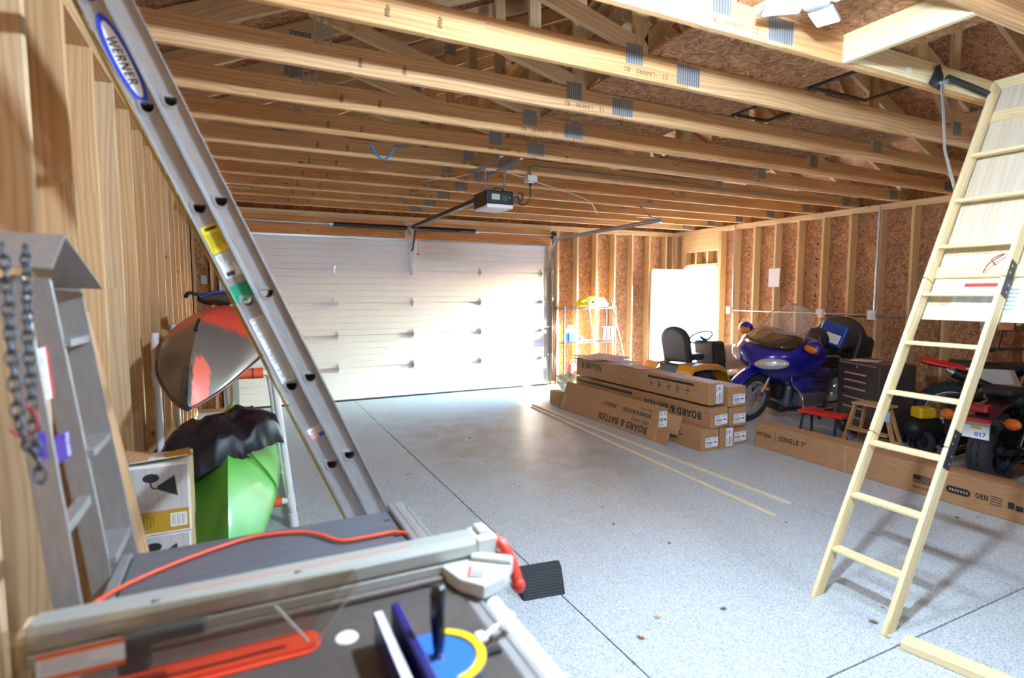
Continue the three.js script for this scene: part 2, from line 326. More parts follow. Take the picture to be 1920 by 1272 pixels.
function truss(z, k) {
  const special = { 0: 'roof truss framing the far side of the attic ladder opening', '-1': 'roof truss framing the near side of the attic ladder opening', 5: 'roof truss with conduit and the ceiling outlet fixed along it', 10: 'roof truss directly in front of the garage door springs', 3: 'roof truss with a blue strap looped below it' };
  const t = thing('roof_truss', special[k] ?? 'pale pine roof truss with steel nail plates spanning between the side walls', 'truss', [0, 0, z], 0, 'roof trusses in a row');
  const x0 = XL - SD, x1 = XR + SD, W = 0.038, m = M.chord[(k + 30) % 3];
  mesh('bottom_chord', box(2.34 - x0, CH, W, (x0 + 2.34) / 2, YT + CH / 2, 0, 0.003), m, t);
  mesh('bottom_chord', box(x1 - 2.345, CH, W, (x1 + 2.345) / 2, YT + CH / 2, 0, 0.003), M.chord[(k + 31) % 3], t);
  const a = Math.atan(SL), top = (x) => yTop(x);
  const lo = (x, y) => V(x, y, 0);
  mesh('top_chord', bar(lo(XL - 0.55, top(XL - 0.55) + 0.077), lo(XM, top(XM) + 0.077), W, 0.14, [0, 1, 0], 0.003), M.web, t);
  mesh('top_chord', bar(lo(XR + 0.55, top(XR + 0.55) + 0.077), lo(XM, top(XM) + 0.077), W, 0.14, [0, 1, 0], 0.003), M.web, t);
  const web = (ax, ay, bx, by) => mesh('web', bar(lo(ax, ay), lo(bx, by), W * 0.98, 0.089, [0, 1, 0], 0.003), M.web, t);
  const J = 1.98, yb = YT + CH;
  for (const s of [-1, 1]) {
    const X = (x) => (s < 0 ? x : 2 * XM - x);
    mesh('web', box(0.089, top(J) - yb, W * 0.98, X(J + 0.03), (top(J) + yb) / 2, 0, 0.003), M.web, t);
    web(X(J - 0.02), yb + 0.04, X(0.45), top(0.45) - 0.02);
    web(X(J + 0.07), yb + 0.04, X(XM - 0.12), top(XM - 0.12) - 0.06);
    const pl = (x, y, w, h) => { for (const q of [-1, 1]) mesh('nail_plate', box(w, h, 0.0012, X(x), y, q * 0.0198, 0), M.plate, t); };
    pl(J - 0.02, YT + CH - 0.02, 0.11, 0.105); if (s > 0) pl(-0.4, YT + 0.075, 0.16, 0.11); pl(0.45, top(0.45) + 0.03, 0.14, 0.1); pl(J + 0.03, top(J) + 0.03, 0.12, 0.11);
  }
  mesh('web', box(0.089, top(XM) - yb, W * 0.98, XM - 0.05, (top(XM) + yb) / 2, 0, 0.003), M.web, t);
  for (const q of [-1, 1]) { mesh('nail_plate', box(0.17, 0.11, 0.0012, 2.34, YT + CH / 2, q * 0.0198, 0), M.plate, t); }
  for (const dx of [-0.035, 0, 0.04]) mesh('metal_strap', box(0.014, 0.19, 0.0015, 0.43 + dx, yb + 0.07, 0.0202, 0), M.galv, t);
  const st = mesh('stamp', new THREE.PlaneGeometry(0.42, 0.05), stampMat, t); st.position.set(2.0, YT + 0.035, 0.0197);
  for (const gx of [0.62, 0.86]) { const g = mesh('grade_mark', new THREE.PlaneGeometry(0.028, 0.06), gradeMat, t); g.position.set(gx, YT + 0.06, 0.0197); }
  return t;
}
{ const zs = []; for (let k = -3; k <= 10; k++) zs.push([-1.935 - 0.608 * k, k]); zs.forEach(([z, k]) => truss(z, k)); }
// ---------- lamps: LED heads screwed to blocks between the trusses ----------
function ledLamp(x, y, z, label, k = 1, spot = false) {
  const t = thing('garage_light', label, 'lamp', [x, y, z]);
  mesh('mounting_block', box(0.09, 0.038, spot ? 0.57 : 0.66, 0, 0.075, 0, 0.003), pick(M.stud), t);
  mesh('lamp_holder', lathe([[0, 0.056], [0.055, 0.056], [0.052, 0.03], [0.03, 0.012], [0, 0.012]], 24), M.white, t);
  mesh('hub', lathe([[0, 0.014], [0.045, 0.012], [0.05, -0.02], [0.03, -0.03], [0, -0.03]], 24), M.grey, t);
  const em = new THREE.MeshStandardMaterial({ color: '#ffffff', emissive: LAMP_COLOR, emissiveIntensity: 14, roughness: 0.4 });
  for (let i = 0; i < 3; i++) {
    const a = i * 2 * Math.PI / 3 + 0.4, p = mesh('panel', move(rbox(0.16, 0.014, 0.1, 0.006, 0.13, 0, 0), 0, -0.012, 0, 0, a, 0), M.grey, t);
    mesh('diffuser', move(box(0.145, 0.004, 0.086, 0.13, -0.009, 0, 0.001), 0, -0.012, 0, 0, a, 0), em, p);
  }
  const l = spot ? new THREE.SpotLight(LAMP_COLOR, LAMP * k, 0, 1.42, 0.5) : new THREE.PointLight(LAMP_COLOR, LAMP * k); l.position.set(0, -0.045, 0); if (spot) { l.target.position.set(0, -3, 0); t.add(l.target); } l.castShadow = true; l.shadow.radius = 3; l.shadow.mapSize.set(1024, 1024); t.add(l);
  return t;
}
ledLamp(2.2, 2.812, -1.631, 'bright three-panel LED ceiling light beside the attic ladder opening', 0.13, true);
ledLamp(1.41, 2.67, -1.02, 'three-panel LED ceiling light above the table saw', 0.58);
ledLamp(3.6, 2.67, 1.2, 'three-panel LED ceiling light at the front of the garage', 0.25);
// ---------- overhead garage door ----------
{
  const t = thing('garage_door', 'white ribbed sectional overhead garage door with steel hinges', 'garage door', [0, 0, ZB + 0.046]);
  const W = GX1 - GX0 + 0.04, xc = (GX0 + GX1) / 2, n = 5, h = 2.40 / n;
  const ledge = (y0, hh) => {                                     // section: ribs pressed into the steel skin
    const p = [[-0.042, 0]]; p.push([0, 0.003]);
    for (let y = 0.085; y < hh - 0.02; y += 0.096) p.push([0, y - 0.007], [-0.0045, y], [0, y + 0.007]);
    p.push([0, hh - 0.004], [-0.042, hh - 0.001]);
    const g = extrude(p.map(([a, b]) => [a, b]), W); g.rotateY(-Math.PI / 2);
    return g;
  };
  for (let i = 0; i < n; i++) {
    const s = mesh('door_section', ledge(0, h), M.doorWhite, t);
    s.position.set(xc, 0.022 + i * h, 0.0); 
    for (const e of [-1, 1]) mesh('end_stile', box(0.07, h - 0.012, 0.003, e * (W / 2 - 0.035), h / 2, 0.0035, 0), M.galv, s);
  }
  mesh('door_core', box(W - 0.01, 2.4, 0.02, xc, 1.222, -0.031, 0), M.doorWhite, t);
  mesh('bottom_seal', box(W, 0.03, 0.05, xc, 0.013, -0.018, 0.006), M.rubber, t);
  mesh('top_strut', box(W, 0.035, 0.03, xc, 2.41, 0.006, 0.004), M.galv, t);
  const hg = [extrude([[0, 0.075], [0.026, 0.012], [0.026, -0.012], [0, -0.075], [-0.026, -0.012], [-0.026, 0.012]], 0.004, 0.001), move(rod([-0.03, 0, 0.006], [0.03, 0, 0.006], 0.006), 0, 0, 0), move(box(0.006, 0.05, 0.03, 0.012, -0.01, 0.016, 0.001), 0, 0, 0)];
  const hinge = merge(hg);
  for (let r = 1; r < n; r++) for (let c = 0; c < 5; c++) { const m = mesh('hinge', hinge, M.galv, t); m.position.set(0.115 + c * 1.131, 0.022 + r * h, 0.006); }
  for (let r = 0; r <= n; r++) for (const e of [-1, 1]) {          // edge rollers
    const m = mesh('roller', [rod([0, 0, 0], [e * 0.09, 0, 0], 0.005), move(lathe([[0, -0.01], [0.022, -0.01], [0.022, 0.01], [0, 0.01]], 16), e * 0.085, 0, 0, 0, 0, Math.PI / 2)], M.galv, t);
    m.position.set(xc + e * (W / 2 - 0.02), Math.min(2.36, 0.06 + r * h), 0.026);
  }
  mesh('opener_bracket', [extrude([[-0.03, 0.2], [0.03, 0.2], [0.045, 0.06], [0.018, -0.2], [0.02, -0.32], [-0.02, -0.32], [-0.018, -0.2], [-0.045, 0.06]], 0.012, 0.003)].map((g) => move(g, 2.377, 2.2, 0.012)), M.galv, t);
}
function track(x, s, name, label) {                                // C-channel: up the jamb, round the bend, back under the trusses
  const t = thing(name, label, 'door track', [0, 0, 0], 0);
  const pts = [[0, 0.05], [0, 2.2]]; for (let k = 0; k <= 8; k++) { const a = k / 8 * Math.PI / 2; pts.push([0.3 * (1 - Math.cos(a)), 2.22 + 0.3 * Math.sin(a)]); } pts.push([2.75, 2.53]);
  const strip = (o, w, dx) => { const g = []; for (let i = 0; i + 1 < pts.length; i++) { const A = pts[i], B = pts[i + 1]; g.push(bar([x + dx, A[1], ZB + 0.055 + A[0]], [x + dx, B[1], ZB + 0.055 + B[0]], w, o, [0, 0.6, -0.8], 0)); } return g; };
  mesh('channel', [...strip(0.055, 0.003, 0), ...strip(0.003, 0.03, -s * 0.014).map((g) => g)], M.galv, t);
  mesh('angle_iron', box(0.045, 2.1, 0.003, x + s * 0.025, 1.07, ZB + 0.004, 0), M.galv, t);
  mesh('angle_iron', box(0.003, 2.1, 0.05, x + s * 0.004, 1.07, ZB + 0.03, 0), M.galv, t);
  for (const y of [0.5, 1.0, 1.5, 1.95]) mesh('track_bracket', box(0.04, 0.05, 0.045, x + s * 0.02, y, ZB + 0.026, 0.003), M.galv, t);
  mesh('hanger', [bar([x, 2.55, ZB + 2.72], [x, YT + 0.1, ZB + 2.72], 0.03, 0.003), bar([x, 2.57, ZB + 2.66], [x, YT + 0.02, ZB + 2.36], 0.03, 0.003), bar([x - 0.32 * s, 2.56, ZB + 2.74], [x + 0.12 * s, 2.56, ZB + 2.74], 0.03, 0.003)], M.galv, t);
  mesh('end_stop', box(0.03, 0.06, 0.05, x, 2.53, ZB + 2.82, 0.003), M.galv, t);
  return t;
}
track(GX1 + 0.09, 1, 'door_track', 'galvanized curved door track on the jamb beside the wire shelf');
track(GX0 - 0.09, -1, 'door_track', 'galvanized curved door track behind the red kayak');
{ // torsion spring assembly
  const t = thing('torsion_spring', 'black torsion springs on a steel shaft above the garage door', 'garage spring', [0, 2.585, ZB + 0.1]);
  mesh('spring_pad', box(0.14, 0.24, 0.03, 2.36, -0.02, -0.084, 0.003), pick(M.stud), t);
  mesh('shaft', rod([GX0 - 0.14, 0, 0], [GX1 + 0.15, 0, 0], 0.0127), M.galv, t);
  const coil = (a, b) => mesh('spring', (() => { const p = []; const nn = 60; for (let i = 0; i <= nn * 8; i++) { const u = i / (nn * 8), q = i / 8 * 2 * Math.PI; p.push(V(a + (b - a) * u, 0.03 * Math.cos(q), 0.03 * Math.sin(q))); } return merge([rod([a, 0, 0], [b, 0, 0], 0.029, 0.029, 20), new THREE.TubeGeometry(new THREE.CatmullRomCurve3(p), nn * 10, 0.006, 5)]); })(), M.black, t);
  coil(1.22, 2.3); coil(2.42, 3.42);
  for (const [x, m] of [[2.36, M.galv], [1.2, M.galv], [3.44, M.galv]]) mesh('spring_cone', rod([x - 0.03, 0, 0], [x + 0.03, 0, 0], 0.034, 0.034, 18), m, t);
  mesh('center_bracket', [box(0.012, 0.16, 0.06, 2.36, -0.02, -0.038, 0.002)], M.galv, t);
  for (const x of [GX1 + 0.09, GX0 - 0.09]) { mesh('cable_drum', move(lathe([[0, -0.03], [0.058, -0.03], [0.05, -0.02], [0.05, 0.02], [0.06, 0.03], [0, 0.03]], 24), x, 0, 0, 0, 0, Math.PI / 2), M.steelDark, t); mesh('end_bearing_plate', box(0.004, 0.12, 0.09, x + Math.sign(x - 2) * 0.045, -0.02, -0.045, 0.001), M.galv, t); }
}
{ // opener: rail, motor head, arm
  const ox = 2.13, oy = 2.40, oz = -4.78;
  const t = thing('garage_door_opener', 'black garage door opener motor hung below the trusses on a long rail', 'door opener', [ox, oy, oz]);
  const ra = V(2.377 - ox, 2.60 - oy, ZB + 0.13 - oz), rb = V(0.02, 0.13, -0.12);
  mesh('rail', [bar(ra, rb, 0.03, 0.045), bar(ra.clone().add(V(0, -0.024, 0)), rb.clone().add(V(0, -0.024, 0)), 0.05, 0.004)], M.steelDark, t);
  const body = thing2(t, 'motor_housing');
  mesh('case', [rbox(0.27, 0.13, 0.3, 0.014, 0, 0.055, 0)], M.black, body);
  mesh('lens', [rbox(0.26, 0.035, 0.31, 0.012, 0, -0.02, 0.005)], std({ color: '#eef0f2', roughness: 0.3 }), body);
  mesh('side_cover', [box(0.006, 0.13, 0.26, -0.138, 0.045, 0.0, 0.002)], std({ color: '#2a211c', roughness: 0.4 }), body);
  mesh('terminal_panel', [box(0.2, 0.09, 0.004, 0.0, 0.055, 0.152, 0.001)], std({ color: '#1e2422', roughness: 0.4 }), body);
  mesh('rating_label', box(0.08, 0.05, 0.001, -0.045, 0.06, 0.155, 0), std({ color: '#b9bcae' }), body);
  mesh('rating_label', box(0.05, 0.055, 0.001, 0.045, 0.05, 0.155, 0), std({ color: '#3c5a3a' }), body);
  mesh('learn_button', ball(0.006, 0.006, 0.004, 0.088, 0.06, 0.156, 10), std({ color: '#42d060', emissive: '#20c040', emissiveIntensity: 0.6 }), body);
  mesh('handle', tube([[-0.03, 0.12, 0.08], [-0.03, 0.145, 0.09], [0.05, 0.145, 0.09], [0.05, 0.12, 0.08]], 0.006, 6), M.black, body);
  for (const x of [-0.09, 0.1]) mesh('strap_hanger', bar([x, 0.12, 0.02], [x, YT - oy - 0.02, 0.02], 0.025, 0.002, [1, 0, 0], 0), M.galv, t);
  for (const [x, z] of [[-0.09, 0.02], [0.1, 0.02]]) mesh('support_angle', [bar([x, YT - oy - 0.002, z - 0.42], [x, YT - oy - 0.002, z + 0.36], 0.035, 0.003, [0, 1, 0], 0), bar([x - 0.017, YT - oy - 0.018, z - 0.42], [x - 0.017, YT - oy - 0.018, z + 0.36], 0.003, 0.035, [0, 1, 0], 0)], M.galv, t);
  mesh('header_bracket', box(0.06, 0.09, 0.05, ra.x, ra.y, ra.z - 0.06, 0.003), M.galv, t);
  mesh('trolley', box(0.05, 0.03, 0.14, ra.x - 0.005, ra.y - 0.035, ra.z + 0.16, 0.004), M.black, t);
  const ax = 2.377 - ox;
  mesh('door_arm', [bar([ax, 2.55 - oy, ZB + 0.3 - oz], [ax + 0.005, 2.26 - oy, ZB + 0.13 - oz], 0.025, 0.006), bar([ax + 0.005, 2.27 - oy, ZB + 0.13 - oz], [ax, 2.24 - oy, ZB + 0.06 - oz], 0.025, 0.006)], M.steelDark, t);
  mesh('release_cord', tube([[ax + 0.02, 2.54 - oy, ZB + 0.3 - oz], [ax + 0.04, 2.42 - oy, ZB + 0.3 - oz], [ax + 0.03, 2.3 - oy, ZB + 0.31 - oz], [ax + 0.035, 2.19 - oy, ZB + 0.3 - oz]], 0.003, 6), M.red, t);
  mesh('release_handle', rbox(0.05, 0.02, 0.02, 0.006, ax + 0.035, 2.18 - oy, ZB + 0.3 - oz), M.red, t);
  mesh('power_cable', tube([[0.13, 0.06, 0.12], [0.19, 0.08, 0.13], [0.22, 0.02, 0.1], [0.3, 0.03, 0.08], [0.37, 0.11, 0.02], [0.39, 0.2, -0.02], [0.395, 0.255, -0.03]], 0.006, 8), M.black, t);
  mesh('wire_coil', tube([[0.14, 0.05, 0.13], [0.2, 0.02, 0.15], [0.22, 0.09, 0.15], [0.17, 0.1, 0.14], [0.2, 0.03, 0.14], [0.24, 0.1, 0.14], [0.19, 0.12, 0.14]], 0.004, 6), M.black, t);
}
function thing2(parent, name) { const g = new THREE.Group(); g.name = name; parent.add(g); return g; }
{ // ceiling outlet with its conduit along a truss to the right wall
  const z = -4.975 + 0.0, zf = z + 0.033;
  const t = thing('ceiling_outlet', 'grey metal outlet box with conduit running along a truss chord', 'outlet', [2.53, 2.66, -4.81]);
  mesh('outlet_box', rbox(0.1, 0.055, 0.1, 0.006, 0, 0.025, 0), std({ color: '#c9c8bf', roughness: 0.5 }), t);
  mesh('receptacle', lathe([[0, 0], [0.025, 0], [0.03, -0.012], [0, -0.014]].reverse(), 18), M.white, t);
  const dz = -4.975 + 0.035 + 4.81;
  mesh('conduit', tube([[0, 0.05, 0], [0.005, 0.1, -0.02], [0.04, 0.155, -0.08], [0.12, 0.175, dz], [0.4, 0.175, dz], [2.4, 0.175, dz], [4.9, 0.175, dz], [XR - 2.53 - 0.03, 0.175, dz]], 0.011, 10, 80), M.galv, t);
  mesh('cable_plug', rod([0, -0.008, 0.0], [0, -0.045, 0.0], 0.016, 0.012), M.black, t);
}
tagged('white_cord', tube([[1.75, YT - 0.01, -5.7], [1.95, YT - 0.03, -5.25], [2.2, YT - 0.012, -4.9], [2.9, YT - 0.05, -5.15], [3.9, YT - 0.02, -5.9], [4.6, YT - 0.04, -6.7]], 0.004, 6, 60), std({ color: '#e4d3c0' }), 'thin pale cord strung under the trusses past the door opener', 'cord');
// ---------- walk door, open inwards ----------
{
  const d = structure('door_1', 'white entry door standing open against the back corner');
  const z = DZ0 + 0.012, L = 0.80;
  const leaf = mesh('door_leaf', box(L, 2.03, 0.044, XR - L / 2 - 0.01, 1.03, z + 0.025, 0.003), M.white, d);
  for (const y of [0.55, 1.42]) for (const x of [-0.19, 0.19]) mesh('door_panel', [box(0.26, 0.6, 0.006, XR - L / 2 - 0.01 + x, y, z + 0.049, 0.003)], M.white, leaf);
  mesh('handle', [rod([XR - L + 0.06, 0.98, z + 0.045], [XR - L + 0.06, 0.98, z + 0.1], 0.012), ball(0.028, 0.028, 0.022, XR - L + 0.06, 0.98, z + 0.11)], M.chrome, leaf);
  mesh('door_frame', [box(0.15, DH, 0.018, XR + 0.075, DH / 2, DZ0 + 0.009, 0.002), box(0.15, DH, 0.018, XR + 0.075, DH / 2, DZ1 - 0.009, 0.002), box(0.15, 0.018, DZ1 - DZ0, XR + 0.075, DH - 0.009, (DZ0 + DZ1) / 2, 0.002)], M.white, d);
}
// ---------- attic: loose floor sheets, dark frames, pull-down ladder ----------
{
  const zc = (k) => -1.935 - 0.608 * k, y = YT + CH;
  const sheet = (x0, x1, k0, k1, label) => tagged('attic_floor_sheet', box(x1 - x0, 0.011, (k1 - k0) * 0.608 - 0.004, (x0 + x1) / 2, y + 0.0065, (zc(k0) + zc(k1)) / 2, 0), M.osb, label, 'floor sheet', 'sheets laid over the truss chords');
  const lab = 'strand board sheet laid loose on top of the truss chords';
  sheet(2.06, 3.28, -1, 0, lab); sheet(2.06, 3.28, 0, 2, lab); sheet(2.06, 3.2, 2, 4, lab); sheet(2.06, 3.26, 4, 6, lab); sheet(2.08, 3.2, 6, 8, lab);
  sheet(3.74, 4.95, 1, 3, lab); sheet(3.72, 4.95, 3, 5, lab); sheet(3.7, 4.9, 5, 7, lab);
  const frame = (x0, x1, z0, z1, lab2) => { const t = thing('black_frame', lab2, 'frame', [(x0 + x1) / 2, y + 0.002, (z0 + z1) / 2]); const w = x1 - x0, d = z1 - z0; for (const s of [-1, 1]) { mesh('frame_bar', box(w, 0.012, 0.03, 0, 0.006, s * (d / 2 - 0.015), 0.002), M.steelDark, t); mesh('frame_bar', box(0.03, 0.012, d - 0.062, s * (w / 2 - 0.015), 0.006, 0, 0.002), M.steelDark, t); } return t; };
  frame(3.32, 3.9, zc(1) + 0.04, zc(0) - 0.04, 'dark metal frame resting above the chords beside the attic opening');
  frame(3.3, 3.68, zc(2) + 0.04, zc(1) - 0.04, 'small dark metal frame resting on chords between floor sheets');
}
{
  const z0 = -1.935 + 0.02, z1 = -1.327 - 0.02, x0 = 2.83, x1 = 4.22, zc = (z0 + z1) / 2;
  const t = thing('attic_ladder', 'folding pine attic ladder pulled down from its framed ceiling opening', 'attic ladder', [0, 0, 0]);
  const f = thing2(t, 'hatch_frame');
  for (const x of [x0 - 0.019, x1 + 0.019]) mesh('header_board', box(0.038, CH, z1 - z0, x, YT + CH / 2, zc, 0.003), M.clearpine, f);
  for (const z of [z0 + 0.01, z1 - 0.01]) mesh('side_board', box(x1 - x0, 0.12, 0.019, (x0 + x1) / 2, YT + 0.07, z, 0.002), M.clearpine, f);
  mesh('end_board', box(0.019, 0.12, z1 - z0 - 0.04, x0 + 0.01, YT + 0.07, zc, 0.002), M.clearpine, f);
  const A = V(2.70, 0.0, 0), B = V(4.075, 2.70, 0), d = B.clone().sub(A).normalize(), nrm = V(-d.y, d.x, 0);  // nrm faces the climber
  const zl = -1.855, zr = -1.49;
  const P = (s, o, z) => V(A.x + d.x * s + nrm.x * o, A.y + d.y * s + nrm.y * o, z);
  const Ltot = B.distanceTo(A);
  const cuts = [[0.045, 0.93], [0.935, 1.875], [1.88, Ltot + 0.16]];
  cuts.forEach(([a, b], i) => {
    const s = thing2(t, 'ladder_section');
    for (const z of [zl, zr]) {
      const g = bar(P(a, -0.0, z), P(b, -0.0, z), 0.022, 0.075, [nrm.x, nrm.y, 0], 0.003);
      if (i === 0) { const Q = g.attributes.position; for (let k = 0; k < Q.count; k++) if (Q.getY(k) < 0.09) { const yy = Q.getY(k); Q.setX(k, Q.getX(k) - d.x / d.y * yy); Q.setY(k, 0.001); } g.computeVertexNormals(); }
      mesh('rail', g, M.clearpine, s);
    }
    for (let k = 0; k < 9; k++) { const sl = 0.27 + k * 0.304; if (sl < a || sl > b) continue; mesh('tread', bar(P(sl, 0, zl + 0.011), P(sl, 0, zr - 0.011), 0.07, 0.02, [0, 1, 0], 0.004), M.clearpine, s); }
  });
  for (const s of [0.932, 1.877]) for (const z of [zl - 0.0125, zr + 0.0125]) {
    const h = mesh('hinge', [bar(P(s - 0.1, 0.0, z), P(s + 0.1, 0.0, z), 0.003, 0.06, [nrm.x, nrm.y, 0], 0.001)], M.steelDark, t);
    for (const q of [-0.07, -0.03, 0.03, 0.07]) mesh('rivet', move(lathe([[0, 0.002], [0.006, 0.001], [0.007, 0]], 10), P(s + q, 0.012 * (q > 0 ? 1 : -1), z).x, P(s + q, 0.012 * (q > 0 ? 1 : -1), z).y, z + Math.sign(z + 1.67) * 0.0015, Math.sign(z + 1.67) * Math.PI / 2, 0, 0), M.galv, h);
  }
  // plywood hatch door behind the top section
  const ply = std({ map: woodTex([222, 212, 190], [204, 190, 162], 1, 2.4, 2.4), roughness: 0.7 });
  const pd = mesh('hatch_door', bar(P(1.66, -0.062, zc), P(Ltot + 0.19, -0.062, zc), z1 - z0 - 0.01, 0.006, [nrm.x, nrm.y, 0], 0.001), ply, t);
  for (const s of [1.95, 3.0]) mesh('batten', bar(P(s, -0.048, z0 + 0.03), P(s, -0.048, z1 - 0.03), 0.07, 0.019, [nrm.x, nrm.y, 0], 0.002), M.clearpine, pd);
  const lb = print('warning_label', 0.3, 0.19, 512, (g, w, h) => { g.fillStyle = '#eef1f6'; g.fillRect(0, 0, w, h); g.fillStyle = '#b8463c'; g.fillRect(w * 0.12, h * 0.05, w * 0.7, h * 0.12); g.fillStyle = '#7d9cc4'; for (let c = 0; c < 3; c++) for (let r = 0; r < 18; r++) g.fillRect(w * (0.06 + c * 0.24), h * (0.22 + r * 0.04), w * rr(0.15, 0.2), 3); g.fillStyle = '#9aa4b4'; for (let r = 0; r < 6; r++) g.fillRect(w * 0.82, h * (0.22 + r * 0.12), w * 0.14, h * 0.07); }, pd);
  { const c = P(1.80, -0.0575, zc + 0.05); lb.position.copy(c); lb.quaternion.setFromRotationMatrix(new THREE.Matrix4().makeBasis(V(0, 0, 1), d, V(-d.y, d.x, 0))); }
  mesh('pull_cord', tube([P(1.98, -0.03, zc + 0.06), P(2.0, 0.0, zc + 0.05), P(2.04, -0.02, zc + 0.09), P(1.97, 0.01, zc + 0.05), P(1.93, -0.02, zc + 0.02)], 0.003, 6, 30), std({ color: '#a04a3a' }), pd);
  // counter-balance arm and spring on the far side
  const za = z0 + 0.045;
  mesh('power_arm', [bar([3.60, YT + 0.03, za], [3.67, 2.42, za], 0.004, 0.025, [1, 0, 0], 0.001), bar([3.67, 2.42, za], [3.86, 2.11, za - 0.0], 0.004, 0.025, [1, 0, 0], 0.001)], M.galv, t);
  mesh('spring_tube', rod([3.66, YT + 0.055, za + 0.0], [4.12, YT + 0.03, za + 0.0], 0.017), M.steelDark, t);
  mesh('pivot_plate', [extrude([[-0.09, -0.03], [0.02, -0.05], [0.05, 0.03], [0.01, 0.09], [-0.02, 0.08]], 0.004, 0.001)].map((g) => move(g, 3.585, YT + 0.03, za - 0.012)), M.steelDark, t);
  mesh('pivot_bolt', rod([3.6, YT + 0.02, za - 0.01], [3.6, YT + 0.02, za + 0.03], 0.011), M.galv, t);
  const st = mesh('sticker', box(0.05, 0.028, 0.001, 3.33, YT + 0.055, z0 + 0.02, 0), M.paper, t);
}

{ // blue strap looped under a chord
  const z = -1.935 - 0.608 * 4 + 0.03, p = (u, v) => { const q = at(u, v, 'z', z); return [q.x, q.y, q.z]; };
  const t = thing('ratchet_strap', 'blue and black webbing strap hanging in a loop below a truss chord', 'strap');
  mesh('webbing', tube([p(694, 268), p(702, 284), p(712, 296), p(722, 299), p(732, 290), p(740, 276)], 0.008, 6, 40), std({ color: '#2c6fae', roughness: 0.8 }), t);
  mesh('buckle', bar(p(738, 274), p(768, 274), 0.02, 0.016), M.black, t);
}
